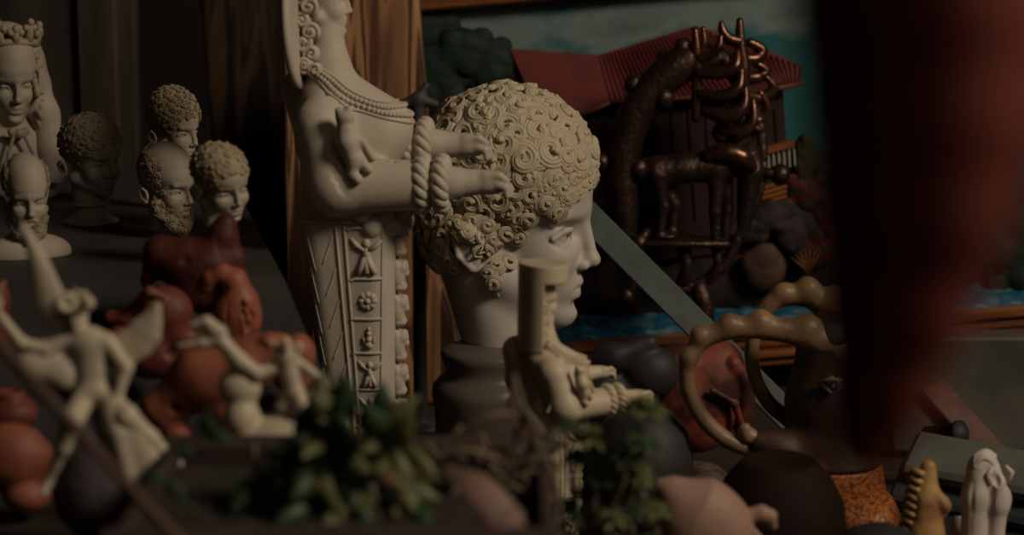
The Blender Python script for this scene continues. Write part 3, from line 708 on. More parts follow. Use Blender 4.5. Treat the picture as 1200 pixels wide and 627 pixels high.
# sea: a wavy strip
rng = random.Random(3); m = MB()
nx = 150; nz = 10; V = []
for i in range(nx+1):
    for j in range(nz+1):
        x = x0+(x1-x0)*i/nx; q = j/nz; y = -44+q*44; z = zb+2+q*20+2.8*math.sin(i*0.9+j*1.7)+2.0*math.sin(i*0.43-j*2.1)+rng.uniform(-1, 1)
        V.append((x, y, z))
n0 = len(V); V += [(x, y, zb-2) for x, y, z in V]
Fc = [(i*(nz+1)+j, (i+1)*(nz+1)+j, (i+1)*(nz+1)+j+1, i*(nz+1)+j+1) for i in range(nx) for j in range(nz)]
Fc += [(i*(nz+1), n0+i*(nz+1), n0+(i+1)*(nz+1), (i+1)*(nz+1)) for i in range(nx)]
m.add(V, Fc); m.build('sea_strip', sea_m, pic, PS)
# ground behind the sea: brown shore
def lumps(name, mt, items, h=2.2, k=8, rough=5, seed=1):
    rg = random.Random(seed); fs = []
    for (px, py, y, rx, ry, rz) in items:
        a, b = PL(px, py); fs.append(ell((a, y, b), (rx, ry, rz)))
        for _ in range(rough):
            u = rg.uniform(0, 6.28); v = rg.uniform(-1, 1)
            fs.append(ell((a+rx*.8*math.cos(u), y-ry*.6*abs(math.sin(u)), b+rz*.8*v), (rx*.38, ry*.4, rz*.38)))
    f = U(fs, k); A = np.array([[PL(i[0], i[1])[0], i[2], PL(i[0], i[1])[1]] for i in items]); R = np.array([i[3:] for i in items])*1.35
    return sdf_obj(name, f, (A-R).min(0), (A+R).max(0), h, mt, pic, PS)
lumps('shore_rocks', rock_m, [(520, 340, -4, 50, 22, 60), (560, 300, -6, 60, 22, 60), (560, 220, -6, 60, 22, 60), (620, 330, 0, 60, 22, 50), (520, 250, -4, 50, 22, 60), (520, 150, -4, 50, 22, 60), (700, 330, 0, 60, 22, 40), (770, 345, 0, 60, 22, 30), (840, 330, 0, 60, 24, 40), (930, 325, 0, 60, 24, 40), (1000, 320, 0, 60, 24, 35), (1080, 315, 0, 60, 20, 30), (1160, 300, 0, 60, 20, 30)], 3.2, 10, 8, 2)
lumps('boulder', brown_rock, [(893, 312, -34, 26, 14, 27)], 1.6, 10, 3, 5)
lumps('purple_rocks', purple_rock, [(872, 268, -28, 22, 14, 16), (900, 250, -30, 24, 14, 18), (925, 275, -28, 18, 12, 20), (945, 255, -24, 20, 12, 20)], 1.6, 5, 9, 8)
lumps('flower_bush', flower_m, [(945, 222, -26, 24, 12, 22), (915, 240, -26, 16, 10, 10), (965, 250, -26, 20, 12, 26), (955, 292, -26, 24, 12, 22)], 1.6, 3, 14, 9)
lumps('round_bush', bushy, [(942, 180, -18, 15, 12, 26), (965, 200, -16, 15, 12, 26)], 1.8, 4, 8, 10)
lumps('dark_trees', tree_m, [(510, 80, -10, 40, 20, 36), (540, 60, -14, 34, 18, 30), (572, 72, -12, 26, 16, 26), (500, 40, -8, 36, 18, 22)], 1.8, 3, 22, 11)
lumps('added_dark_lumps', tree_m, [(1150, 90, -6, 50, 20, 60), (1120, 190, -8, 60, 20, 60), (1190, 200, -8, 60, 20, 70), (1140, 270, -10, 60, 20, 46), (1210, 290, -8, 50, 20, 50), (1060, 250, -8, 60, 20, 60), (1200, 30, -4, 50, 18, 60)], 3.0, 4, 22, 13)  # lumps added only to darken the right side of the picture
# orange leafy spray in front of the rocks
m = MB()
for k in range(7):
    a = math.radians(60+k*12); b0 = np.array(P3(945, 318, -40)); m.tube([b0, b0+np.array((math.cos(a)*14, -3, math.sin(a)*16)), b0+np.array((math.cos(a)*30, -2, math.sin(a)*30))], [2, 3.6, 0.6], seg=6, squash=0.5)
m.build('orange_leaves', orange_wood, pic, PS)
# house: walls, roofs as ribbed slabs, eaves, balcony
def roof(pts, ys, ribs=None, th=7):
    P = [np.array(P3(x, y, d)) for (x, y), d in zip(pts, ys)]; n = len(P); m = MB()
    V = P+[p+np.array((0, th, -2)) for p in P]
    m.add(V, [tuple(range(n)), tuple(range(2*n-1, n-1, -1))]+[(i, n+i, n+(i+1) % n, (i+1) % n) for i in range(n)])
    if ribs:
        (a, b), (c, d), k = ribs     # edge a-b above, c-d below
        for q in np.linspace(0.01, 0.99, k):
            u = P[a]+(P[b]-P[a])*q; v = P[c]+(P[d]-P[c])*q; u = u+(v-u)*0.02
            m.tube([u+(0, -0.5, 0), v+(0, -0.5, 0)], 1.5, seg=5)
    return m.build('roof', red_roof, pic, PS, smooth=False)
roof([(540, 60), (600, 55), (640, 140), (500, 140)], [-2, -6, -30, -22], ((0, 1), (3, 2), 22))
roof([(598, 55), (702, 62), (714, 112), (664, 134), (618, 100)], [-8, -8, -42, -46, -36])
roof([(700, 62), (812, 28), (868, 104), (712, 112)], [-8, -4, -40, -42], ((0, 1), (3, 2), 26))
roof([(812, 28), (870, 44), (935, 74), (930, 92), (868, 104)], [-4, -4, -22, -30, -40], ((0, 2), (4, 3), 18))
m = MB()
for a, b in (((664, 136), (714, 114)), ((714, 114), (868, 106)), ((868, 106), (932, 93))):
    m.tube([P3(*a, -40), P3(*b, -38)], 3.2, seg=6)
m.build('eaves', orange_wood, pic, PS)
a, b = PL(640, 118); c, d = PL(928, 290)
MB().box(((a+c)/2, -8, (b+d)/2), (c-a, 26, b-d)).build('house_wall', dark_red, pic, PS, smooth=False)
m = MB()
for i in range(14):
    x, z = PL(650+i*20, 190); m.box((x, -22, z), (3, 3, 130))
m.build('wall_posts', dark_red, pic, PS, smooth=False)
m = MB(); m.box(P3(908, 168, -28), (36, 14, 8), rot('Y', -12)); m.build('balcony_rail', orange_wood, pic, PS, smooth=False); m = MB()
for i in range(9): 
    x, z = PL(898, 213+i*6-0); m.box((x+4, -30, z), (34, 6, 3.6), rot('Y', -12))
m.build('balcony_rail', orange_wood, pic, PS, smooth=False)
m = MB()
m = MB()
for i in range(6): x, z = PL(896+i*6, 188-i*1.6); m.box((x, -34, z), (2.6, 3, 20), bev=0.8)
m.build('railing', white_p, pic, PS, smooth=False)

# ---------------------------------------------------------------- bronze ring standard with a stag
bronze = mat('dark_bronze', (0.090, 0.050, 0.036), 0.42, metal=0.8, c2=(0.045, 0.030, 0.026), nscale=60, bump=0.6, bscale=220)
bronze2 = mat('smooth_bronze', (0.17, 0.080, 0.046), 0.32, metal=0.85, c2=(0.08, 0.045, 0.034), nscale=60, bump=0.2, bscale=160)
BD = 1.60; BS = BD/F; bo = at(800, 300, BD); br = thing('bronze_stag_standard', 'dark bronze ring standard with knobs holding an antlered stag, right of the marble head', 'bronze sculpture', bo)
def b3(px, py, y=0): return (px-800.0, y, 300.0-py)
ringL = spline([b3(735, 300), b3(731, 250), b3(728, 200), b3(738, 145), b3(768, 98), b3(808, 70), b3(840, 72, 10), b3(868, 100, 16), b3(888, 150, 14), b3(893, 190, 8)], 6)
n = len(ringL); R = np.interp(np.linspace(0, 1, n), [0, .12, .3, .5, .62, .8, 1], [10, 17, 20, 22, 17, 9, 6])
m = MB(); m.tube(ringL, R, seg=16, up=(0, 1, 0))
ringR = spline([b3(893, 190, 8), b3(886, 232, 2), b3(868, 272), b3(848, 312), b3(815, 336), b3(780, 338), b3(750, 318), b3(728, 288), b3(722, 262)], 6)
m.tube(ringR, np.interp(np.linspace(0, 1, len(ringR)), [0, .3, .5, .7, 1], [6, 6, 8, 10, 7]), seg=12, up=(0, 1, 0), squash=0.8)
m.build('ring', bronze, br, BS)
for (x, y, r, dy) in ((796, 56, 10, -4), (776, 70, 10, 8), (740, 100, 11, 2), (775, 114, 11, -14), (704, 190, 11, 0), (747, 196, 11, -12), (722, 284, 11, -2), (748, 282, 10, -14), (912, 204, 12, 0), (735, 348, 9, 0)):
    m = MB(); m.add(*uv_ell(b3(x, y, dy), (r, r, r*1.1))); m.tube([b3(x, y, dy), (b3(x, y, dy)[0]*.8+.2*(b3(800, 190)[0]), dy*.5, b3(x, y)[2]*.85+.15*110)], [r*.7, r*.5], seg=10)
    m.build('knob', bronze, br, BS)
stag = U([chain([b3(768, 200), b3(800, 196), b3(842, 194)], [19, 17, 20], 8), chain([b3(846, 190), b3(862, 165, -4), b3(866, 140, -8)], [17, 12, 10], 8),
          chain([b3(866, 140, -8), b3(884, 150, -14)], [10, 5], 5),
          chain([b3(768, 205, -8), b3(776, 240, -9), b3(772, 274, -9)], [12, 7, 6], 4), chain([b3(772, 205, 10), b3(790, 240, 11), b3(788, 274, 11)], [12, 7, 6], 4),
          chain([b3(838, 200, -9), b3(836, 245, -10), b3(838, 288, -10)], [11, 7, 6], 4), chain([b3(848, 200, 9), b3(852, 245, 10), b3(850, 286, 10)], [11, 7, 6], 4),
          ell(b3(779, 275, 0), (16, 18, 4)), chain([b3(752, 190), b3(744, 200)], [6, 3], 3), chain([b3(868, 150, 2), b3(878, 200, 2), b3(870, 275, 2)], [12, 16, 7], 4)], 5)
sdf_obj('stag_body', stag, b3(735, 300, -40), b3(900, 118, 40), 1.8, bronze, br, BS)
m = MB(); m.box(b3(800, 283, 0), (108, 46, 9), bev=3); m.tube([b3(800, 285), b3(806, 312), b3(800, 334)], [10, 7, 9], seg=10); m.tube([b3(838, 286), b3(842, 310), b3(830, 330)], [7, 6, 7], seg=10)
m.build('standing_plate', bronze, br, BS)
m = MB(); P = at(834, 340, BD); zf = (0-bo.z)/BS
m.tube([b3(818, 334), b3(826, 356), (26, 0, zf+18)], [11, 13, 13], seg=14); m.lathe([(0, zf), (44, zf), (44, zf+8), (30, zf+14), (14, zf+22), (0, zf+24)], 32, c=(26, 0, 0))
m.build('foot', bronze, br, BS)
tines = [([(866, 150, 0), (862, 120, -4), (866, 85, -6), (862, 48, -4), (861, 24, -2)], [7, 7, 7, 5, 3]),
 ([(862, 50, -4), (848, 46, -6), (841, 36, -6), (840, 27, -6)], [6, 5.5, 4, 2.5]),
 ([(812, 140, -12), (812, 90, -14), (811, 60, -14), (809, 34, -12)], [4.5, 5, 5, 3]), ([(812, 66, -14), (819, 52, -15), (818, 33, -14)], [4, 4, 2.5]),
 ([(814, 68, -16), (828, 62, -20), (836, 54, -22), (838, 41, -20)], [5, 4.5, 4, 2.2]),
 ([(812, 84, -18), (836, 84, -26), (854, 76, -28), (857, 58, -22)], [5, 6, 6, 3]),
 ([(814, 108, -16), (840, 110, -28), (858, 100, -30), (862, 78, -24)], [5, 6, 6, 2.5]),
 ([(820, 128, -14), (846, 134, -28), (864, 122, -30), (867, 98, -24)], [5, 7, 6, 2.5]),
 ([(840, 150, -12), (862, 152, -22), (876, 140, -24), (876, 114, -20)], [5, 6, 5, 2.5]),
 ([(864, 70, 4), (882, 70, 10), (889, 60, 12), (872, 50, 8)], [6, 6, 5.5, 4]),
 ([(864, 92, 6), (884, 92, 14), (894, 84, 14), (880, 74, 10)], [6, 6, 5, 3]),
 ([(866, 112, 6), (890, 116, 16), (904, 104, 16), (893, 90, 12)], [6, 6, 5, 2.6]),
 ([(866, 136, 4), (886, 142, 14), (897, 128, 14), (887, 108, 10)], [6, 6, 5, 2.6]),
 ([(840, 160, -6), (848, 140, -8), (858, 118, -8), (862, 96, -6)], [9, 8, 8, 7]), ([(826, 180, -12), (846, 176, -20), (866, 182, -20), (880, 196, -14)], [8, 9, 9, 4])]
for P, R in tines:
    Q = spline([b3(*p) for p in P], 6); m = MB(); m.tube(Q, np.interp(np.linspace(0, 1, len(Q)), np.linspace(0, 1, len(R)), [q*1.3 for q in R]), seg=10); m.build('antler_tine', bronze2, br, BS)
t = None
# ---------------------------------------------------------------- grey-green slat leaning across
slate_m = mat('grey_green_slate', (0.115, 0.135, 0.125), 0.6, c2=(0.085, 0.10, 0.095), nscale=45, bump=0.25, bscale=160)
a = at(676, 240, 1.525); b = at(935, 500, 1.49); a2 = np.array(a); b2 = np.array(b); ax = b2-a2; Ls = np.linalg.norm(ax); ax /= Ls
nrm = np.cross(ax, np.cross((0, -1, 0.25), ax)); nrm /= np.linalg.norm(nrm); sd = np.cross(nrm, ax)
Mx = Matrix((tuple(ax), tuple(sd), tuple(nrm))).transposed()
o = MB().box((0, 0, 0), (Ls, 0.021, 0.006), bev=0.0008).box((0, 0.0085, -0.008), (Ls, 0.004, 0.012)).build('slate_strip', slate_m, smooth=False)
o.matrix_world = Matrix.Translation(Vector((a2+b2)/2)) @ Mx.to_4x4(); tag(o, 'long grey green slat leaning diagonally between the marble nose and the ringed horns', 'slat')
# ---------------------------------------------------------------- left: crowned bust, terracotta heap, winged figurines
def local(px0, py0): return lambda x, y, d=0: (x-px0, d, py0-y)
# crowned and veiled woman
D = 1.50; S = D/F; o = at(12, 92, D)
t = thing('crowned_woman_bust', 'plaster bust of a veiled woman with a leafy crown at the left edge, bowed head', 'bust', o, rz=math.radians(-62), group='small plaster busts on the shelf')
k = 0.40; M = rot('Y', 14)
hd = XF(HEAD, M, (0, 0, 8), k)
zb = (SHELF_Z-o.z)/S
bod = U([hd, cap((-10, 0, -20), (-14, 0, -60), 16, 20), U([ell((-14, 0, -95), (34, 62, 46)), SYM(ell((-14, 44, -78), (22, 24, 26)))], 14), ell((-12, 0, -140), (40, 52, 60))], 10)
bod = CUT(bod, (0, 0, -1), (0, 0, zb), 2)
fold = U([chain([(30, -46+i*10, -68), (36, -32+i*7, -110), (34, -30+i*6, -170)], [2, 4, 3], 1) for i in range(10)], 1)
bod = SUB(bod, fold, 4)
sdf_obj('robed_body', bod, (-60, -75, zb), (60, 75, 60), 1.6, bust_stone, t, S)
veil = SUB(U([ell((-14, 0, 8), (44, 46, 58)), SYM(chain([(-10, 36, -10), (-2, 40, -44), (8, 42, -84), (12, 40, -120)], [13, 15, 17, 16], 12))], 14), U([ell((34, 0, 0), (50, 30, 62)), ell((0, 0, 0), (30, 30, 44)), SYM(chain([(14, 34, 10), (18, 48, -50), (26, 50, -110)], 2.2, 1))], 4), 4)
sdf_obj('veil', veil, (-60, -60, -120), (50, 60, 70), 1.6, bust_stone, t, S)
m = MB(); rg = random.Random(2)
for s in (-1, 1):
    m = MB()
    for i in range(9):
        c0 = np.array((12-i*0.5+3*math.sin(i*2), s*(27-1.5*math.sin(i)), 24-i*9.5)); tt = np.linspace(0, 1, 16); th = i*1.3+5.5*tt
        m.tube(np.stack([c0[0]+6*np.cos(th)*(1-.6*tt), c0[1]+s*3*tt+3*np.sin(th*0.7), c0[2]+7*np.sin(th)*(1-.6*tt)], 1), 3.4, seg=7)
    m.build('wavy_locks', bust_hair, t, S)
pass
m = MB(); a = np.linspace(0, 2*math.pi, 50); m.tube(np.stack([-6+37*np.cos(a), 33*np.sin(a), 42+6*np.cos(a)-4], 1), 4.5, seg=8, caps=False)
for i in range(12):
    q = 2*math.pi*i/12; b0 = np.array((-6+37*math.cos(q), 33*math.sin(q), 40+6*math.cos(q))); up = np.array((math.cos(q)*5, math.sin(q)*5, 13+8*(i % 2)))
    m.tube([b0, b0+up*0.5, b0+up], [6, 5, 3], seg=8); m.add(*uv_ell(b0+up, (4.5, 4.5, 5), 10, 7)); 
    for e in (-1, 1): m.add(*uv_ell(b0+up*0.7+np.array((-math.sin(q), math.cos(q), 0))*6*e, (4.5, 4.5, 4.5), 8, 6))
m.build('leafy_crown', bust_hair, t, S)
sdf_obj('brooch', U([sph((30, 0, -62), 6), SYM(sph((28, 8, -60), 5)), SYM(chain([(30, 6, -64), (32, 14, -84), (34, 18, -110)], [2.4, 2, 1.5], 1))], 2), (15, -25, -115), (45, 25, -48), 1.2, bust_hair, t, S)

coral = mat('coral_terracotta', (0.36, 0.118, 0.068), 0.55, c2=(0.25, 0.072, 0.040), nscale=35, bump=0.25, bscale=160)
coral_d = mat('dull_red_terracotta', (0.19, 0.046, 0.030), 0.55, c2=(0.13, 0.030, 0.020), nscale=35, bump=0.25, bscale=160)
maroon = mat('dark_maroon_clay', (0.085, 0.017, 0.010), 0.6, c2=(0.055, 0.011, 0.007), nscale=30, bump=0.3, bscale=140)
def figure(name, label, cat, d, ref, f, lo, hi, h, m, part='body', more=None, rz=0):
    S = d/F; o = at(ref[0], ref[1], d)
    ob = sdf_obj(name, f, lo, hi, h, m, None, S, o)
    if rz: ob.rotation_euler = (0, 0, rz)
    return tag(ob, label, cat)
# maroon bird-like whistle in front of the socles
L = local(222, 320)
f = U([ell(L(232, 300), (46, 30, 34)), chain([L(215, 290), L(190, 285), L(172, 318)], [24, 20, 8], 10), chain([L(250, 290), L(262, 262), L(266, 250)], [24, 16, 13], 8), ell(L(240, 330), (40, 30, 26)), chain([L(266, 262), L(276, 290), L(276, 325)], [10, 12, 14], 6)], 10)
f = SUB(f, sph(L(222, 288, -32), 7), 4); f = SUB(f, cap(L(258, 262, -22), L(264, 285, -26), 4), 3)
figure('clay_bird_whistle', 'dark maroon clay bird figurine before the tilted boy bust', 'figurine', 1.12, (222, 332), f, L(155, 360, -45), L(290, 230, 45), 1.8, maroon)
# coral figurine with trunk curling over to the left
L = local(275, 370)
f = U([ell(L(278, 372), (29, 26, 34)), chain([L(283, 350), L(276, 328), L(262, 320), L(248, 326), L(244, 336)], [19, 14, 11, 9, 7], 6), ell(L(262, 395), (26, 24, 18))], 8)
f = SUB(f, U([chain([L(262, 338, -16), L(270, 352, -22), L(268, 372, -26)], 2.0, 1), chain([L(256, 344, -16), L(263, 356, -22), L(262, 372, -26)], 1.6, 1)], 1), 2)
f = U([f, chain([L(290, 348, -22), L(300, 362, -18), L(299, 380, -18), L(289, 388, -22), L(286, 368, -24)], 2.6, 1.5), chain([L(291, 358, -22), L(294, 372, -22)], 3.2, 1)], 2)
figure('curled_trunk_figurine', 'coral terracotta figurine with a fat trunk curling over to the left', 'figurine', 1.11, (275, 370), f, L(230, 425, -35), L(315, 300, 35), 1.5, coral)
# round mask-like pot
L = local(190, 365)
f = U([ell(L(193, 366), (33, 28, 32)), chain([L(165, 362), L(150, 375), L(130, 372)], [14, 11, 9], 6), chain([L(170, 345, -18), L(180, 338, -22), L(192, 342, -20)], [6, 7, 5], 3), ell(L(206, 388, -10), (16, 14, 9))], 8)
f = SUB(f, U([ell(L(181, 346, -30), (6, 10, 3)), sph(L(206, 352, -30), 5), ell(L(204, 385, -28), (10, 12, 5))], 1), 2)
figure('mask_faced_whistle', 'rosy terracotta round whistle with face holes, behind the raised right wing', 'figurine', 1.105, (190, 365), f, L(115, 405, -40), L(235, 325, 40), 1.5, coral_d)
L = local(185, 415)
f = U([ell(L(180, 415), (44, 30, 30)), ell(L(215, 395), (26, 24, 20)), chain([L(160, 400), L(140, 395), L(128, 405)], [16, 12, 8], 6)], 8)
f = SUB(f, sph(L(205, 408, -28), 8), 3)
figure('clay_jar_figurine', 'dark red terracotta figurine lying under the round face whistle', 'figurine', 1.075, (185, 415), f, L(110, 460, -40), L(250, 370, 40), 1.8, coral_d)
# elephant-like lying one
L = local(230, 460)
f = U([chain([L(190, 480), L(240, 440), L(292, 425)], [24, 36, 34], 14), chain([L(185, 480), L(205, 510), L(215, 535)], [22, 15, 12], 8), chain([L(250, 465), L(272, 495), L(275, 530)], [20, 15, 13], 8), ell(L(320, 410), (30, 26, 22)), sph(L(318, 396, -18), 8)], 10)
f = SUB(f, U([sph(L(209, 475, -30), 9), chain([L(215, 452, -26), L(240, 437, -32), L(262, 432, -32)], 1.5, 1), sph(L(313, 400, -27), 3.5)], 1), 3)
figure('elephant_figurine', 'orange terracotta four-legged animal figurine behind the falling white figure', 'figurine', 1.03, (230, 460), f, L(155, 555, -45), L(355, 380, 45), 1.9, coral)
L = local(348, 420)
f = U([ell(L(350, 416), (20, 22, 26)), ell(L(342, 440), (24, 22, 22))], 8)
figure('clay_pot_figurine', 'round orange terracotta pot behind the head of the falling white figure', 'figurine', 1.075, (348, 420), SUB(f, sph(L(340, 398, -22), 4), 2), L(310, 470, -30), L(375, 380, 30), 1.6, coral)
L = local(18, 530)
f = U([ell(L(10, 535), (44, 36, 40)), chain([L(30, 520), L(45, 535), L(50, 560)], [18, 16, 14], 8), ell(L(30, 580), (30, 30, 22))], 10)
figure('terracotta_jar', 'large orange red terracotta jar at the bottom left corner', 'jar', 0.995, (18, 530), SUB(f, sph(L(20, 500, -34), 6), 3), L(-50, 620, -45), L(75, 480, 45), 2, coral)
L = local(14, 480)
figure('dark_red_pot', 'small dark red glazed pot above the bottom left jar', 'pot', 1.04, (14, 480), SUB(U([ell(L(12, 484), (32, 28, 22)), ell(L(12, 462), (18, 18, 8))], 6), ell(L(12, 455), (13, 13, 8)), 2), L(-30, 515, -35), L(52, 446, 35), 1.6, coral_d)
L = local(2, 352)
figure('red_clay_bowl', 'red clay figurine barely in view at the left edge under the philosopher bust', 'figurine', 1.10, (2, 352), U([ell(L(-2, 352), (14, 16, 24)), ell(L(-8, 385), (22, 20, 26)), chain([L(-2, 340), L(6, 330)], [7, 4], 3)], 6), L(-40, 415, -25), L(20, 318, 25), 1.5, coral_d)

# ---------------------------------------------------------------- winged nude sitting on a rock
cream = mat('cream_resin', (0.56, 0.48, 0.36), 0.5, c2=(0.50, 0.42, 0.30), nscale=20, sub=0.12)
greyrock = mat('purple_grey_rock', (0.13, 0.105, 0.108), 0.7, c2=(0.085, 0.068, 0.072), nscale=25, bump=0.4, bscale=90)
def head_small(c, s, yaw, pitch=0): return XF(HEAD, rot('Z', yaw) @ rot('Y', pitch), c, s)
def hand_s(c, d, r=3.6, sp=3.0, n=(0, 1, 0)):
    """palm and five fingers pointing along d"""
    c = np.array(c, float); d = np.array(d, float); d /= np.linalg.norm(d); w = np.cross(d, n); w /= np.linalg.norm(w)+1e-9
    fs = [ell(c+d*r*0.4, (r*1.5, r*1.2, r*1.5))]
    for i in range(4):
        b = c+d*r*1.4+w*(i-1.5)*r*0.75; fs.append(chain([b, b+d*r*(1.5+0.3*(i in (1, 2))), b+d*r*(2.5+0.4*(i in (1, 2)))+np.array(n)*r*0.5], [r*.40, r*.36, r*.28], .5))
    fs.append(chain([c-w*r*1.1, c-w*r*1.9+d*r*1.2, c-w*r*1.7+d*r*2.1], [r*.45, r*.4, r*.3], .5))
    return U(fs, 1.0)
D = 0.93; S = D/F; L = local(110, 470)
o = at(110, 470, D); zb = (TIER_Z-o.z)/S
t = thing('winged_seated_figurine', 'blurred cream figurine of a winged nude youth seated on a draped rock', 'figurine', o)
tor = U([ell(L(106, 402), (25, 15, 22)), ell(L(108, 432), (20, 13, 22)), ell(L(110, 458), (22, 17, 15)), SYM(ell((0, 0, 0), (.1, .1, .1)))][:3], 12)
body = U([tor, cap(L(98, 388), L(95, 374), 7, 8), head_small(L(94, 364), 0.145, -95),
   chain([L(84, 396), L(58, 408, -6), L(30, 398, -10), L(8, 366, -12)], [10, 8.5, 7, 5], 5), hand_s(L(4, 356, -12), (-0.3, 0, 1), 4.5),
   chain([L(128, 398), L(150, 428, -6), L(142, 458, -14)], [10, 8.5, 6], 5), hand_s(L(138, 466, -16), (-0.5, 0, -1), 4.5),
   chain([L(102, 462), L(90, 486, -28), L(78, 520, -22), L(58, 562, -16)], [15, 13, 9.5, 6.5], 7), chain([L(58, 562, -16), L(52, 574, -26)], [6.5, 4.5], 3),
   chain([L(122, 464), L(152, 482, -24), L(178, 510, -18), L(200, 536, -14)], [15, 13, 9.5, 6.5], 7), chain([L(200, 536, -14), L(212, 540, -22)], [6.5, 4.5], 3)], 6)
sdf_obj('nude_body', body, L(-10, 590, -45), L(225, 335, 30), 1.5, cream, t, S)
m = MB()
hp = [L(95+17*math.cos(a), 364-13+9*math.sin(a), -6+12*math.sin(a*1.7)) for a in np.linspace(0, 2*math.pi, 12)]
hb = U([ell(L(95, 357, 3), (15.5, 15, 12))]+[sph(p, 5) for p in hp], 3)
sdf_obj('hair', hb, L(70, 380, -25), L(120, 335, 25), 1.4, cream, t, S)
def wing(pts, wid, y=8, th=4, rows=9):
    P = spline([L(*p) for p in pts], 7); n = len(P); W = np.interp(np.linspace(0, 1, n), np.linspace(0, 1, len(wid)), wid)
    T = np.gradient(P, axis=0); T /= np.linalg.norm(T, axis=1)[:, None]; Nn = np.stack([-T[:, 2], np.zeros(n), T[:, 0]], 1)
    fs = []
    for r in range(rows):
        q = (r/(rows-1)-0.5)*2; C = P+Nn*(W*q*0.8)[:, None]; C[:, 1] += 3*q*q+y; idx = np.linspace(0, n-1-abs(r-rows//2)*0, 7).astype(int)
        fs.append(chain([tuple(C[i]) for i in idx], [max(1.2, W[i]*0.17) for i in idx], 1))
    f0 = U(fs, 2.5); return f0, (C.min(0)-48, C.max(0)+40)
for pts, wid in (([(122, 402), (150, 408), (172, 388), (186, 356)], [9, 22, 20, 5]), ([(84, 396), (62, 352), (50, 310), (33, 262)], [10, 19, 13, 3])):
    f0, (lo, hi) = wing(pts, wid)
    sdf_obj('wing', f0, lo, hi, 1.6, cream, t, S)
dr = U([chain([L(70, 405, 6), L(40, 425, 6), L(75, 440, 6)], [14, 22, 20], 12), ell(L(72, 432, 4), (24, 16, 22)), chain([L(132, 470, -20), L(142, 500, -30), L(156, 560, -30), L(170, 590, -30)], [6, 8, 9, 12], 5), rell(L(156, 520, -26), (24, 9, 60), rot('Y', -22)), rell(L(172, 530, -18), (20, 9, 46), rot('Y', -25)), chain([L(182, 545, -12), L(196, 552, -18), L(206, 545, -20)], [9, 8, 6], 4)], 8)
sdf_obj('cloth', dr, L(10, 620, -50), L(215, 385, 35), 1.7, cream, t, S)
rk = CUT(U([ell(L(105, 520, 8), (40, 28, 48)), ell(L(122, 575, 0), (66, 40, 70)), ell(L(110, 530, -4), (36, 26, 50)), ell(L(150, 560, 10), (50, 30, 50))], 14), (0, 0, -1), (0, 0, zb), 2)
sdf_obj('rock', rk, (L(30, 500)[0], -60, zb), L(215, 460, 60), 2.2, greyrock, t, S)

# ---------------------------------------------------------------- falling winged figure
D = 0.955; S = D/F; L = local(340, 440); o = at(340, 440, D); zb = (TIER_Z-o.z)/S
t = thing('falling_winged_figurine', 'blurred cream figurine of a small nude with arms flung wide over white rocks', 'figurine', o)
body = U([chain([L(337, 418), L(340, 440), L(344, 458)], [13, 10, 11], 8), cap(L(330, 414), L(323, 404, -4), 7, 5), cap(L(345, 414), L(350, 404, -4), 7, 5.5), head_small(L(337, 400, -10), 0.07, -90, 20),
  chain([L(328, 430), L(302, 436, -6), L(282, 420, -8), L(262, 396, -8)], [6.5, 8, 9, 8], 5), hand_s(L(254, 386, -8), (-1, 0, .2), 5.5),
  chain([L(262, 398, -8), L(240, 400, -8), L(212, 403, -8)], [7, 5.5, 2.2], 4), chain([L(262, 386, -8), L(245, 374, -8), L(228, 378, -8)], [7, 6, 4], 4),
  chain([L(352, 426), L(382, 448, -4), L(400, 464, -4), L(422, 486, -4)], [6, 5, 5.5, 4], 4), hand_s(L(424, 488, -4), (.7, 0, -.8), 2.6),
  chain([L(346, 458), L(356, 478, -8), L(356, 500, -4)], [10, 7.5, 5], 5), chain([L(356, 500, -4), L(362, 506, -10)], [5, 3], 2),
  chain([L(342, 458), L(330, 476, 2), L(338, 498, 8)], [9, 7, 4.5], 5)], 5)
sdf_obj('nude_body', body, L(195, 520, -40), L(440, 365, 35), 1.3, cream, t, S)
rk = CUT(U([ell(L(280, 455, 6), (26, 22, 24)), ell(L(282, 492, 2), (22, 24, 26)), chain([L(372, 470, 6), L(385, 500, 4), L(385, 540, 4)], [17, 24, 28], 10), ell(L(330, 535, 6), (70, 40, 46)), ell(L(292, 560, 6), (60, 40, 60))], 8), (0, 0, -1), (0, 0, zb), 2)
sdf_obj('rock', rk, (L(215, 500)[0], -50, zb), L(420, 425, 60), 1.8, cream, t, S)
# a blade-like wing of it
f0, (lo, hi) = wing([(330, 420), (310, 440), (280, 436), (262, 416)], [5, 9, 9, 3], 10, rows=7)
sdf_obj('wing', f0, lo, hi, 1.5, cream, t, S)
# ---------------------------------------------------------------- right: ring-horned goat, jars, slates, hanging pod, plants
horn_m = mat('tan_glazed_horn', (0.27, 0.165, 0.088), 0.45, c2=(0.10, 0.050, 0.027), nscale=32, mix=(0.42, 0.68), bump=0.3, bscale=170)
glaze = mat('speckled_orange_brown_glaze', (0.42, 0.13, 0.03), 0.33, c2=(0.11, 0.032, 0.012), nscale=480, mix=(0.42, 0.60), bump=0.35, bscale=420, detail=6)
shaded_glaze = mat('shaded_brown_glaze', (0.018, 0.0075, 0.005), 0.75, c2=(0.011, 0.005, 0.0035), nscale=40, bump=0.2, bscale=200, spec=0.15)
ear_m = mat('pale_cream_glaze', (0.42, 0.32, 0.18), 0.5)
shaded_neck_glaze = mat('shaded_olive_glaze', (0.055, 0.026, 0.013), 0.55, c2=(0.034, 0.016, 0.009), nscale=30, bump=0.2, bscale=200)  # dark tone paints the hanging pod's shade onto the goat's upper half
D = 1.26; S = D/F; L = local(960, 480); o = at(960, 480, D); zb = (0-o.z)/S
t = thing('ring_horned_goat', 'brown glazed ceramic goat with two huge knobbed horns bent into rings', 'ceramic goat', o)
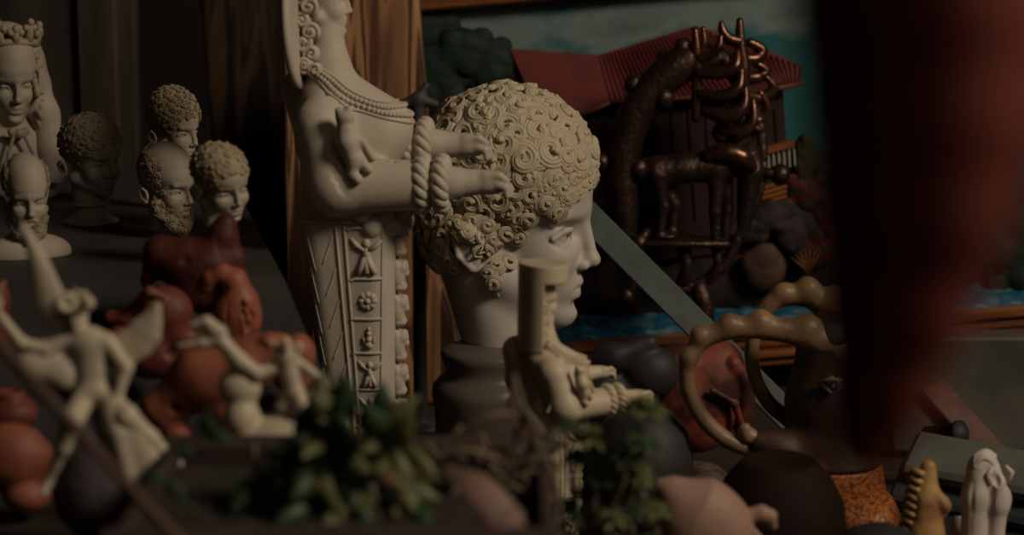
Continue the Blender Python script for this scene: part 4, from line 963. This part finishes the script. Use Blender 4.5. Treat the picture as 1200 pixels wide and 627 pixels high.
def ring(name, P, R, knobs, m):
    Q = spline([L(*p) for p in P], 8); RR = np.interp(np.linspace(0, 1, len(Q)), np.linspace(0, 1, len(R)), R)
    fs = []; st = 2
    idx = sorted(set(list(range(0, len(Q), st))+[len(Q)-1]))
    ch = chain([tuple(Q[i]) for i in idx], [RR[i] for i in idx], 0)
    kn = [ell(L(*p), (r, r*1.1, r*.95)) for *p, r in knobs]
    f = U([ch, U(kn, 3)], 8)
    sdf_obj(name, f, Q.min(0)-30, Q.max(0)+30, 1.9, m, t, S)
ring('horn', [(1010, 432, -14), (975, 404, -16), (935, 386, -18), (890, 378, -20), (848, 380, -22), (818, 394, -22), (803, 420, -22), (806, 455, -22), (826, 490, -22), (860, 516, -22), (905, 526, -20)], [22, 21, 16, 13.5, 12, 10.5, 10, 9.5, 9.5, 9.5, 10],
     [(941, 378, -18, 16.5), (886, 369, -20, 13.5), (850, 372, -22, 12.5), (817, 386, -22, 12), (803, 412, -22, 10)], horn_m)
ring('horn', [(1012, 400, 34), (985, 372, 36), (950, 352, 36), (915, 354, 36), (893, 378, 36), (884, 412, 36), (888, 448, 36), (905, 480, 34), (930, 500, 28)], [22, 20, 14, 11.5, 9.5, 8.5, 8.5, 9, 10],
     [(981, 356, 36, 18), (948, 342, 36, 14.5), (920, 347, 36, 12)], horn_m)
# head, neck and body
f = U([chain([L(968, 398), L(966, 470), L(980, 560)], [36, 42, 54], 20), chain([L(980, 560), L(988, 627), (L(992, 640)[0], 0, zb+20)], [54, 62, 70], 20),
       chain([L(950, 520, -18), L(915, 520, -22), L(886, 512, -24)], [26, 19, 14], 10), chain([L(902, 520, -22), L(940, 556, -30)], [17, 28], 8)], 14)
f = CUT(f, (0, 0, -1), (0, 0, zb), 2)
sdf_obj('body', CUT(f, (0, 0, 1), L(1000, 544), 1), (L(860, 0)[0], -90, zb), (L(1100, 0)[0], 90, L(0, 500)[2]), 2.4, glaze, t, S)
sdf_obj('head_and_neck', CUT(f, (0, 0, -1), L(1000, 543.5), 1), (L(860, 0)[0], -90, L(0, 640)[2]), (L(1100, 0)[0], 90, L(0, 350)[2]), 2.4, shaded_neck_glaze, t, S)
sdf_obj('tuft', U([chain([L(873, 506, -26), L(870, 496, -28)], [9, 7], 3), chain([L(870, 500, -26), L(885, 510, -26)], [8, 10], 3)], 3), L(855, 525, -45), L(905, 480, -5), 1.3, horn_m, t, S)
m = MB(); E = [L(952, 437, -46), L(961, 430, -58), L(974, 431, -56), L(972, 440, -58), L(965, 448, -54)]
m.tube(E+[E[0]], 2.2, seg=8); m.tube([L(963, 436, -44), L(970, 440, -50)], [8, 6], seg=10); m.build('ear', ear_m, t, S)

# dark jar widened to stand in for shade on the goat's left flank
def jar(name, label, cat, px, py, d, prof, m, seg=56, tilt=None, part=None):
    """prof: radius, pixel row; stands where its last row is"""
    S = d/F; o = at(px, py, d); mb = MB(); mb.lathe([(r, py-y) for r, y in prof], seg, M=tilt)
    return tag(mb.build(name, m, None, S, o), label, cat)
def zpix(d, px=600):   # pixel row of the table top at distance d
    return 313.5-F*(((0-CAM[2])/d+sp)/cp)
b = zpix(1.30)
jar('flank_shade_jar', 'dark rounded jar standing in for shade on the goat flank, below the ringed horns', 'jar', 912, 600, 1.17, [(0, 540), (36, 541), (42, 536), (47, 542), (60, 556), (76, 585), (80, 620), (68, 660), (46, zpix(1.17)-2), (0, zpix(1.17)-2)], shaded_glaze)
# orange red carved mask pot
red_clay = mat('red_orange_clay', (0.25, 0.058, 0.032), 0.55, c2=(0.055, 0.018, 0.013), nscale=34, mix=(0.40, 0.58), bump=0.35, bscale=120)
D = 1.44; L = local(825, 470); o = at(825, 470, D); S = D/F; zb = -o.z/S
f = U([ell(L(815, 468), (52, 40, 64)), ell(L(800, 425), (36, 30, 26)), ell(L(840, 440), (34, 34, 44))], 12)
f = U([f, chain([L(830, 446, -46), L(856, 462, -40), L(866, 490, -30)], [4, 5, 4], 3), chain([L(856, 420, -24), L(872, 440, -20), L(872, 500, -10)], [9, 10, 12], 6)], 4)
f = SUB(f, U([chain([L(826, 452, -48), L(840, 462, -46), L(846, 470, -42)], [3, 5, 2], 1), chain([L(800, 430, -38), L(830, 440, -44), L(852, 455, -40)], 2.2, 1)], 1), 3)
f = CUT(f, (0, 0, -1), (0, 0, zb), 2)
tag(sdf_obj('carved_mask_pot', f, (L(740, 0)[0], -60, zb), L(895, 385, 60), 2.0, red_clay, None, S, o), 'orange red carved clay pot with a slit eye, seen through the larger horn ring', 'pot')
# darker bowl with orange lip behind the ball
f = U([CUT(SUB(ell((0, 0, -20), (42, 40, 42)), ell((0, 0, -12), (34, 33, 40)), 2), (0, 0, 1), (0, 0, 4), 3), chain([(-38, 0, 0), (-20, -34, 1), (10, -38, 1), (36, -16, 2)], [4, 5, 5, 4], 3)], 3)
oo = at(785, 425, 1.56); tag(sdf_obj('lipped_bowl', f, (-50, -50, -66), (50, 50, 14), 1.7, red_clay, None, 1.56/F, oo), 'dark red clay bowl with orange lip beside the bronze stand', 'bowl')
# black crumpled figure and black ball vase
black = mat('black_burnished_clay', (0.020, 0.018, 0.020), 0.6, c2=(0.030, 0.027, 0.028), nscale=18, bump=0.12, bscale=120)
b = zpix(1.27)
t = jar('black_ball_vase', 'smooth black burnished ball vase behind the green sprigs, beside the clay jug', 'vase', 752, 540, 1.27, [(0, 470), (14, 471), (18, 468), (20, 474), (34, 482), (52, 502), (60, 530), (60, 552), (52, 582), (38, 606), (30, b-2), (0, b-2)], black)
L = local(735, 440); f = U([ell(L(762, 436), (34, 28, 32)), ell(L(714, 420), (22, 20, 20)), chain([L(690, 440), L(720, 415, -10), L(760, 400, -6)], [10, 14, 10], 8), ell(L(712, 460), (30, 26, 26))], 8)
tag(sdf_obj('black_clay_figurine', U([f, ell(L(735, 500), (40, 30, 60))], 10), L(660, 570, -50), L(810, 380, 50), 2.0, black, None, 1.42/F, at(735, 440, 1.42)), 'lumpy black clay figurine behind the outstretched hand of the small goddess', 'figurine')
# clay jug lying with pointed end to the left
clay = mat('pinkish_buff_clay', (0.36, 0.225, 0.165), 0.6, c2=(0.31, 0.18, 0.13), nscale=24, bump=0.2, bscale=220)
D = 1.07; S = D/F; L = local(830, 615); o = at(830, 615, D)
t = thing('pointed_clay_jug', 'pinkish buff clay vessel with pointed end and stubby spout, bottom centre right', 'vessel', o)
f = U([ell(L(834, 622), (50, 44, 50)), chain([L(772, 567), L(786, 574), L(815, 592)], [3, 13, 36], 24), ell(L(802, 622), (34, 36, 46))], 26)
zb = -o.z/S
f = U([f, ell((0, 0, zb+30), (40, 40, 32))], 16); f = CUT(f, (0, 0, -1), (0, 0, zb), 2)
sdf_obj('belly', f, (L(755, 0)[0], -60, zb), L(895, 555, 60), 2.0, clay, t, S)
sdf_obj('spout', SUB(U([chain([L(872, 606), L(892, 601), L(902, 606)], [10, 9, 9], 5), chain([L(902, 604), L(906, 616)], [8, 5], 3)], 3), cap(L(904, 606, -2), L(914, 610, -2), 3), 2), L(860, 630, -15), L(920, 585, 15), 1.1, clay, t, S)
sdf_obj('handle', chain([L(878, 618), L(888, 632), L(884, 650)], [6, 6, 7], 3), L(868, 665, -12), L(902, 605, 12), 1.3, clay, t, S)

# grey olive dusty panel leaning at the far right, wood edge strip
panel_m = mat('dusty_olive_glass_panel', (0.070, 0.062, 0.046), 0.45, c2=(0.036, 0.036, 0.028), nscale=14, bump=0.1, bscale=30)
strip_m = mat('pinkish_brown_strip', (0.17, 0.085, 0.065), 0.6, c2=(0.11, 0.05, 0.04), nscale=50, bump=0.3, bscale=150, stretch=(1, 1, .2))
def plank(name, label, cat, pa, pb, w, th, m, up=(0, -0.6, 0.8), bev=0.001):
    a = np.array(pa); b = np.array(pb); ax = b-a; Ln = np.linalg.norm(ax); ax /= Ln
    n = np.array(up, float); n -= ax*np.dot(n, ax); n /= np.linalg.norm(n); s = np.cross(n, ax)
    M = Matrix((tuple(ax), tuple(s), tuple(n))).transposed()
    o = MB().box((0, 0, 0), (Ln, w, th), bev=bev).build(name, m, smooth=False); o.matrix_world = Matrix.Translation(Vector((a+b)/2)) @ M.to_4x4()
    return tag(o, label, cat)
def on_lean(px, py, y0=1.44, z0=0.004, k=0.755, off=0.0):
    v = (313.5-py)/F     # point of the leaning panel's face seen at that pixel
    d = (z0-k*y0-CAM[2]+off)/((-sp+v*cp)-k*(cp+v*sp)); return at(px, py, d)
plank('dusty_panel', 'dusty olive grey panel leaning at the right under the picture', 'panel', (0.285, 1.4835, 0.0395), (0.62, 1.4835, 0.0395), 0.108, 0.004, panel_m, up=(0, -0.755, 1))
plank('wooden_strip', 'pinkish brown wooden strip lying diagonally on the dusty leaning panel', 'strip', on_lean(1090, 452, off=0.015), on_lean(1180, 552, off=0.015), 0.022, 0.008, strip_m, up=(0, -0.755, 1))
ledge_m = mat('pale_dusty_wood', (0.12, 0.10, 0.075), 0.7, c2=(0.08, 0.065, 0.05), nscale=30, bump=0.2, bscale=90)
tag(MB().box((0.50, 1.558, 0.036), (0.44, 0.034, 0.072), bev=0.003).build('ledge', ledge_m, smooth=False), 'pale dusty wooden ledge across the right edge, below the blue strip', 'ledge')
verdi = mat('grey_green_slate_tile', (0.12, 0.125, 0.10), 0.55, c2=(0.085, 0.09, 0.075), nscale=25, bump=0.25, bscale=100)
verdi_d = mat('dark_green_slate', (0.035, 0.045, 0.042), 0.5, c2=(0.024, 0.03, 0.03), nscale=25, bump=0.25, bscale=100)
plank('slate_tile', 'pale grey green slate tile on top of the pile, behind the white hooded figure', 'tile', at(1066, 532, 1.31), at(1225, 562, 1.27), 0.040, 0.012, verdi, up=(0, -0.5, 0.86), bev=0.003)
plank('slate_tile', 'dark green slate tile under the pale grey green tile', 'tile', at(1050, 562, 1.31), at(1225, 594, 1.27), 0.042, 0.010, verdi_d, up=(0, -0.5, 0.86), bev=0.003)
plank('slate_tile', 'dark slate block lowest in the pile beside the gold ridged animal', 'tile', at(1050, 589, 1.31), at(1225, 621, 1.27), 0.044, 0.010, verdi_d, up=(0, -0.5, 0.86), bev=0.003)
for ob in list(bpy.data.objects):
    if ob.name.startswith('slate_tile'): ob['group'] = 'slate tiles in the pile at the right'
m = MB(); p0 = np.array(at(1086, 512, 1.40)); p1 = np.array(at(1127, 508, 1.38)); m.tube([p0, p0+(p1-p0)*0.86, p0+(p1-p0)*0.9, p1], [0.0075, 0.0075, 0.0095, 0.0095], seg=20)
tag(m.build('black_tube', black), 'short black flanged tube lying above the slate tiles', 'tube')
# gold ridged animal
gold = mat('ochre_gold_glaze', (0.42, 0.25, 0.09), 0.5, c2=(0.24, 0.10, 0.05), nscale=60, mix=(0.4, 0.7), bump=0.35, bscale=200)
D = 1.20; S = D/F; L = local(1085, 600); o = at(1085, 600, D); zb = -o.z/S
t = thing('ridged_ochre_figurine', 'ochre ridged figurine with curved spiny back, left of the white hooded figure', 'figurine', o)
f = U([chain([L(1086, 546), L(1084, 580), L(1084, 625), (L(1086, 0)[0], 0, zb+20)], [9, 16, 22, 30], 8), ell(L(1103, 592, -4), (9, 9, 14)), chain([L(1094, 575, -8), L(1106, 590, -10)], [5, 6], 4)], 6)
sdf_obj('body', CUT(f, (0, 0, -1), (0, 0, zb), 1), (-45, -40, zb), (45, 40, 65), 1.5, gold, t, S)
m = MB()
for i in range(9): m.tube([L(1078-i*1.6, 552+i*10, -10), L(1069-i*1.2, 548+i*10, -4), L(1064-i*1.1, 557+i*10, 2)], [4, 5, 3.5], seg=8)
m.build('ridge_spines', gold, t, S)
# white hooded figure (nativity like) 
wm = mat('white_biscuit_clay', (0.60, 0.52, 0.48), 0.6, c2=(0.52, 0.43, 0.39), nscale=40, bump=0.15, bscale=200)
D = 1.22; L = local(1153, 590); o = at(1153, 590, D); zb = -o.z/S
t = thing('white_hooded_figurine', 'small white clay figure with a combed crest and long gown, bottom right corner', 'figurine', o)
f = U([chain([L(1146, 546), L(1144, 580), L(1144, 640), (L(1146, 0)[0], 0, zb+10)], [15, 17, 17, 22], 8), chain([L(1160, 545, -6), L(1164, 562, -10), L(1168, 590, -8), L(1166, 640, -4)], [9, 10, 12, 10], 6), rell(L(1168, 582, -10), (15, 10, 18), rot('Y', 12)), ell(L(1152, 537), (14, 13, 10)), chain([L(1166, 600, -8), (L(1166, 0)[0], -8, zb+8)], [8, 12], 4)], 5)
f = SUB(f, U([cap(L(1157, 548, -20), L(1155, 625, -20), 4), ell(L(1162, 556, -20), (5, 6, 8)), cap(L(1135, 560, -16), L(1133, 640, -18), 2)], 1), 3)
sdf_obj('gown', CUT(f, (0, 0, -1), (0, 0, zb), 1), (-35, -35, zb), (45, 35, 68), 1.2, wm, t, S)
m = MB()
for i in range(10):
    a = i/9; m.tube([L(1137+22*a, 541-9*math.sin(a*3.1), -13), L(1140+22*a, 530-6*math.sin(a*3.1), -4), L(1142+22*a, 534-6*math.sin(a*3.1), 8)], [2.2, 3, 2], seg=7)
m.build('combed_crest', wm, t, S)
m = MB(); m.tube([L(1156, 562, -15), L(1152, 550, -16), L(1158, 542, -15)], [3, 3.5, 2.5], seg=8); m.build('wing', wm, t, S)
m = MB(); m.tube([L(1177, 560, -12), L(1181, 548, -12), L(1174, 541, -12)], [3, 4, 2.5], seg=8); m.build('wing', wm, t, S)
# little white card
card = mat('white_card', (0.62, 0.58, 0.60), 0.6)
p = at(1117, 618, 1.24); o = MB().box((0, 0, 0), (0.013, 0.002, 0.014)).build('price_card', card, loc=p, smooth=False); tag(o, 'tiny blank whitish card between the ochre and white figures', 'card'); o.rotation_euler = (math.radians(-14), 0, math.radians(4))
p = at(1117, 618, 1.245); h = p.z-0.006
o = MB().box((0, 0, 0), (0.03, 0.03, h), bev=0.002).build('small_box', dark_wood, loc=(p.x, p.y+0.018, h/2), smooth=False); tag(o, 'small dark box behind the blank card', 'box')
# dark round lid at the bottom edge before the goat
jar('dark_round_pot', 'dark round pot just showing at the bottom edge before the orange glazed goat', 'pot', 1030, 650, 1.13, [(0, 614), (20, 616), (42, 626), (56, 646), (54, 690), (40, zpix(1.13)-2), (0, zpix(1.13)-2)], black)
# gravel
grav = mat('brown_gravel', (0.17, 0.11, 0.08), 0.9, c2=(0.07, 0.04, 0.03), nscale=90, bump=0.6, bscale=200)
m = MB(); rg = random.Random(5)
for i in range(900):
    x = rg.uniform(0.085, 0.165); y = rg.uniform(1.30, 1.39); r = rg.uniform(0.0012, 0.0028)
    m.add(*uv_ell((x, y, r*0.5+0.024*max(0, 1-abs(x-0.125)/0.04)*max(0, 1-abs(y-1.345)/0.05)), (r*rg.uniform(.8, 1.4), r, r*rg.uniform(.6, 1)), 6, 4))
m.lathe([(0.042, 0.0), (0.036, 0.008), (0.025, 0.019), (0, 0.024)], 30, c=(0.122, 1.345, 0.0005))
tag(m.build('gravel', grav), 'coarse brown gravel spilled between the black ball and the dark jar', 'gravel', kind='stuff')

# hanging dark red pod near the lens
pod_m = mat('dark_oxblood_leather', (0.19, 0.036, 0.022), 0.55, c2=(0.15, 0.028, 0.018), nscale=30, bump=0.2, bscale=80)
D = 0.37; S = D/F; L = local(1060, 300); o = at(1060, 300, D)
t = thing('hanging_red_pod', 'very blurred dark oxblood tapering pod hanging close to the lens at the right', 'hanging pod', o)
f = chain([L(1065, -160), L(1068, 0), L(1072, 120), L(1066, 230), L(1052, 350), L(1036, 450), L(1022, 522)], [146, 140, 128, 112, 86, 60, 44], 30)
sdf_obj('body', f, L(900, 620, -150), L(1230, -320, 150), 5, pod_m, t, S)
m = MB(); a = np.linspace(0, 2*math.pi, 50)
m.tube([(L(1072, 0)[0]+127*math.cos(q), 127*math.sin(q), L(0, 85)[2]-22*math.cos(q)-14*math.sin(q)) for q in a], 6, seg=8, caps=False); m.build('seam_band', pod_m, t, S)
m = MB(); m.tube([(L(1070, 0)[0], 0, L(0, -290)[2]), (L(1070, 0)[0], 0, L(0, -290)[2]+2200)], 10, seg=8); m.build('cord', pod_m, t, S)

# ---------------------------------------------------------------- front planter, plants, twigs
pot_m = mat('dark_reddish_planter', (0.050, 0.027, 0.022), 0.75, c2=(0.032, 0.018, 0.015), nscale=20, bump=0.3, bscale=80)
soil_m = mat('dark_soil', (0.022, 0.016, 0.012), 0.95, c2=(0.035, 0.026, 0.02), nscale=90, bump=1, bscale=150)
top = at(440, 516, 0.937).z
t = thing('planter_trough', 'dark reddish brown planter trough with soil along the bottom front', 'planter', (-0.072, 0.837, 0))
W, Dp, H = 0.172, 0.138, top
mb = MB(); mb.box((0, -Dp/2, H/2), (W, 0.007, H), bev=0.002).box((0, Dp/2, H/2), (W, 0.007, H), bev=0.002).box((-W/2, 0, H/2), (0.007, Dp, H), bev=0.002).box((W/2, 0, H/2), (0.007, Dp, H), bev=0.002).box((0, 0, 0.004), (W, Dp, 0.008))
mb.build('trough', pot_m, t, smooth=False)
mb = MB(); mb.box((0, -Dp/2-0.003, H-0.003), (W+0.016, 0.009, 0.010), bev=0.003); mb.build('rim', pot_m, t, smooth=False); mb = MB().box((0, Dp/2+0.003, H-0.003), (W+0.016, 0.009, 0.010), bev=0.003); mb.build('rim', pot_m, t, smooth=False)
MB().box((0, 0, H*0.9), (W-0.008, Dp-0.008, 0.01)).build('soil', soil_m, t, smooth=False)
leaf_m = mat('green_succulent_leaf', (0.085, 0.105, 0.036), 0.5, c2=(0.12, 0.115, 0.045), nscale=60, sub=0.05)
leaf_y = mat('yellow_tipped_leaf', (0.17, 0.095, 0.05), 0.5, c2=(0.10, 0.09, 0.036), nscale=60)
leaf_d = mat('deep_green_leaf', (0.020, 0.048, 0.018), 0.5, c2=(0.034, 0.062, 0.024), nscale=60)
stem_m = mat('dry_pale_stem', (0.20, 0.15, 0.095), 0.8, c2=(0.12, 0.09, 0.06), nscale=60)
def leaf(m, b, d, L_, w, th, n=(0, -1, 0.3), seg=8):
    b = np.array(b, float); d = np.array(d, float); d /= np.linalg.norm(d); n = np.array(n, float); n -= d*np.dot(n, d); n /= np.linalg.norm(n)
    tt = np.linspace(0, 1, 7); P = b+d*(tt*L_)[:, None]+n*(np.sin(tt*2.2)*L_*0.12)[:, None]
    m.tube(P, w*np.array([.35, .75, 1, 1, .85, .5, .12]), seg=seg, up=n, squash=th)
# succulent with long fat leaves falling over the front
S = 0.86/F; L = local(380, 540); o = at(380, 540, 0.86); rg = random.Random(12)
t = thing('trailing_succulent', 'blurred green succulent with fat drooping leaves in the planter, bottom centre left', 'plant', o)
for nm, mt, n, seed in (('green_leaves', leaf_m, 150, 1), ('deep_green_leaves', leaf_d, 130, 2), ('yellowish_leaves', leaf_y, 30, 3)):
    m = MB(); rg = random.Random(seed)
    for i in range(n):
        x = rg.gauss(408, 36) if nm != 'deep_green_leaves' else rg.gauss(390, 52); x = min(max(x, 300), 485)
        y = rg.uniform(488+abs(x-405)*0.5, 655); d = (rg.uniform(-.45, .55), rg.uniform(-.5, .1), rg.uniform(-1.2, 0.1) if y > 520 else rg.uniform(-.2, .9))
        leaf(m, L(x, y, rg.uniform(-18, 30)), d, rg.uniform(46, 78), rg.uniform(11, 17), 0.6)
    m.build(nm, mt, t, S)
m = MB()
for i in range(9):
    x = 300+i*20; m.tube(spline([L(x*0.4+390*0.6, 640, 20), L(x, 590, 10), L(x+rg.uniform(-15, 15), 520, 4)], 5), 3.5, seg=7)
m.tube([(0, 10, L(0, 640)[2]), (5, 30, (top*0.9-o.z)/S)], [8, 10], seg=8)
m.build('stems', stem_m, t, S)
# thin sprig with ovate leaves over the white rock
S = 0.84/F; L = local(230, 520); o = at(230, 520, 0.84)
t = thing('leafy_sprig', 'thin curved sprig with dark green leaves before the white cloth of the winged youth', 'plant', o)
m = MB(); m.tube(spline([L(262, 640, 30), L(220, 600, 10), L(186, 560), L(192, 535), L(215, 522), L(238, 508)], 8), 2.2, seg=7); m.build('stem', leaf_d, t, S)
m = MB()
for (x, y, dx, dz, l) in ((238, 508, .3, 1, 32), (240, 506, 1, -.3, 34), (236, 510, .9, .5, 28), (190, 560, -1, .1, 22), (192, 568, 1, -.6, 28), (215, 522, .2, -1, 18)): leaf(m, L(x, y), (dx, 0, dz), l, 9, 0.18)
m.build('leaves', leaf_d, t, S)
# leafy sprigs at the right of the small goddess
S = 0.93/F; L = local(710, 540); o = at(710, 540, 0.93)
t = thing('rosette_sprigs', 'blurred green sprigs with small leaf rosettes before the black ball vase', 'plant', o)
m1 = MB(); m2 = MB(); m3 = MB(); rg = random.Random(8)
heads = [(752, 478, 26, 0), (690, 510, 22, 0), (662, 500, 16, 1), (728, 530, 20, 1), (700, 560, 18, 1), (740, 575, 22, 0), (768, 610, 20, 0), (660, 600, 22, 1), (632, 585, 18, 1), (715, 605, 20, 0), (640, 555, 16, 1), (755, 520, 22, 1), (690, 585, 16, 1)]
for (x, y, r, dk) in heads+[(x_+rg.uniform(-16, 16), y_+rg.uniform(18, 34), r_*0.8, 1-k_) for x_, y_, r_, k_ in heads]:
    c0 = np.array(L(x, y, rg.uniform(-30, 30)))
    for ring_ in range(4):
        for i in range(7):
            a = i*2*math.pi/7+ring_*0.45; el = -0.35+ring_*0.45+rg.uniform(-.25, .25)
            d = np.array((math.cos(a)*math.cos(el), math.sin(a)*math.cos(el), math.sin(el))); leaf(m2 if dk else m1, c0, d, r*1.35*(1-.18*ring_), r*0.34, 0.45, n=(0, 0, 1), seg=6)
    m3.tube(spline([c0, c0+np.array((rg.uniform(-14, 4), 4, -40)), (L(690, 0)[0]+rg.uniform(-30, 30), 20, L(0, 690)[2])], 6), 2.6, seg=6)
m1.build('green_leaves', leaf_m, t, S); m2.build('deep_green_leaves', leaf_d, t, S); m3.build('stems', stem_m, t, S)
# pot under the sprigs
d = 0.93; b = zpix(d)
q = at(700, 700, d)
jar('clay_plant_pot', 'dark clay pot the rosette sprigs grow from, at the bottom edge', 'plant pot', 700, 690, d, [(0, 688), (50, 688), (56, 680), (62, 676), (66, 680), (64, 700), (58, 704), (44, b-2), (0, b-2)], pot_m)
# dry twisted stems
S = 0.885/F; L = local(590, 540); o = at(590, 540, 0.885); rg = random.Random(21)
t = thing('dried_twigs', 'tangle of dry pale twisted stems between the planter and the small goddess', 'dried plant', o)
paths = [[(520, 560), (540, 510, -6), (575, 484, -10), (612, 488), (628, 520)], [(602, 440, 8), (612, 480, 2), (604, 520), (580, 560)], [(510, 540), (550, 525, -10), (600, 545), (650, 560, 6)], [(530, 530, 8), (570, 550), (620, 535, -8), (655, 505)], [(560, 520), (590, 560, -8), (630, 590), (660, 640)],
         [(500, 520), (530, 545), (575, 540, 8), (600, 600)], [(575, 500, 10), (560, 530), (590, 570), (640, 575, -6)], [(610, 470), (625, 500, -8), (618, 550), (600, 640)], [(540, 500, 4), (520, 530), (545, 560), (600, 565)], [(640, 640), (655, 600), (650, 560), (635, 530)], [(560, 640), (590, 600), (585, 550), (560, 505)]]
m = MB()
for p in paths: m.tube(spline([L(*q) for q in p], 8), [3.4]*1+[3.4]*(8*(len(p)-1)-1)+[2.0], seg=7)
m.tube(spline([L(600, 640, 0), L(580, 680, -10), L(560, 720, -20)], 5), 5, seg=7)
m.build('stems', stem_m, t, S)
m = MB()
for i in range(46):
    x = rg.uniform(515, 660); y = rg.uniform(500, 600); a = rg.uniform(0, 6.28); leaf(m, L(x, y, rg.uniform(-14, 14)), (math.cos(a), rg.uniform(-.5, .5), math.sin(a)), rg.uniform(9, 18), rg.uniform(3, 5.5), 0.3)
m.build('withered_leaves', stem_m, t, S)
# two flat pointed dry blades by the pedestal
brown_leaf = mat('brown_dry_leaf', (0.20, 0.115, 0.08), 0.6, c2=(0.13, 0.07, 0.05), nscale=30, stretch=(1, 1, .3))
S = 1.05/F; L = local(610, 480); o = at(610, 480, 1.05)
t = thing('dry_pointed_leaves', 'pointed brown dry leaves standing before the grey pedestal', 'dried plant', o)
for P, w in (([(640, 640), (622, 560), (606, 490), (600, 444)], 11), ([(620, 640), (628, 570), (632, 520), (618, 478)], 12)):
    Q = spline([L(*p) for p in P]+[], 8); m = MB(); m.tube(Q, np.interp(np.linspace(0, 1, len(Q)), [0, .4, .8, 1], [5, w, w*.8, .8]), seg=10, up=(0, -1, 0), squash=0.15); m.build('leaf', brown_leaf, t, S)
m = MB(); m.tube([L(630, 625, 4), (L(632, 0)[0], 10, (0.003-o.z)/S)], [6, 8], seg=8); m.build('stalk', brown_leaf, t, S)
# broad arched leaf at the bottom
S = 0.80/F; L = local(580, 590); o = at(580, 590, 0.80)
t = thing('arched_brown_leaf', 'broad arched greyish brown leaf at the bottom centre', 'leaf', o)
Q = spline([L(520, 556, 30), L(556, 572, 10), L(586, 602), L(600, 650, -10), (L(604, 0)[0], 4, (0.05-o.z)/S)], 8); m = MB(); m.tube(Q, np.interp(np.linspace(0, 1, len(Q)), [0, .25, .6, 1], [2, 20, 24, 12]), seg=14, up=(0.5, -1, 0.4), squash=0.16)
m.build('blade', brown_leaf, t, S)
tag(t, None)
# cream twig rod leaning across the left foreground
rod_m = mat('dark_brown_rod', (0.10, 0.058, 0.038), 0.6)
a = np.array(at(-30, 372, 0.80)); b = np.array(at(215, 640, 0.76)); b = b+(b-a)*0.0
dv = (b-a)/np.linalg.norm(b-a); e = b+dv*((b[2]-0.012)/max(1e-3, -dv[2]))
m = MB(); m.tube([a-dv*0.1, a, b, e], 0.0024, seg=10); tag(m.build('thin_rod', rod_m), 'thin dark brown stick slanting across the seated winged figurine', 'stick')
# grey-brown starfish-like holder between board and head
gm = mat('dark_grey_clay', (0.065, 0.06, 0.05), 0.6, c2=(0.045, 0.04, 0.035), nscale=30)
S = 1.52/F; L = local(495, 118); o = at(495, 118, 1.52); zb = -o.z/S
f = U([chain([L(472, 122), L(490, 116), L(510, 122)], [6, 8, 5], 4), chain([L(490, 116), L(500, 100)], [7, 4], 4), chain([L(490, 118), L(490, 200), (L(490, 0)[0], 0, zb+6)], [8, 7, 9], 4), ell((L(490, 0)[0], 0, zb+7), (28, 24, 8))], 4)
tag(sdf_obj('pronged_stand', f, (-40, -30, zb), (30, 30, 30), 2.0, gm, None, S, o), 'dark grey pronged stand whose tip shows above the marble head curls, by the striped board', 'stand')
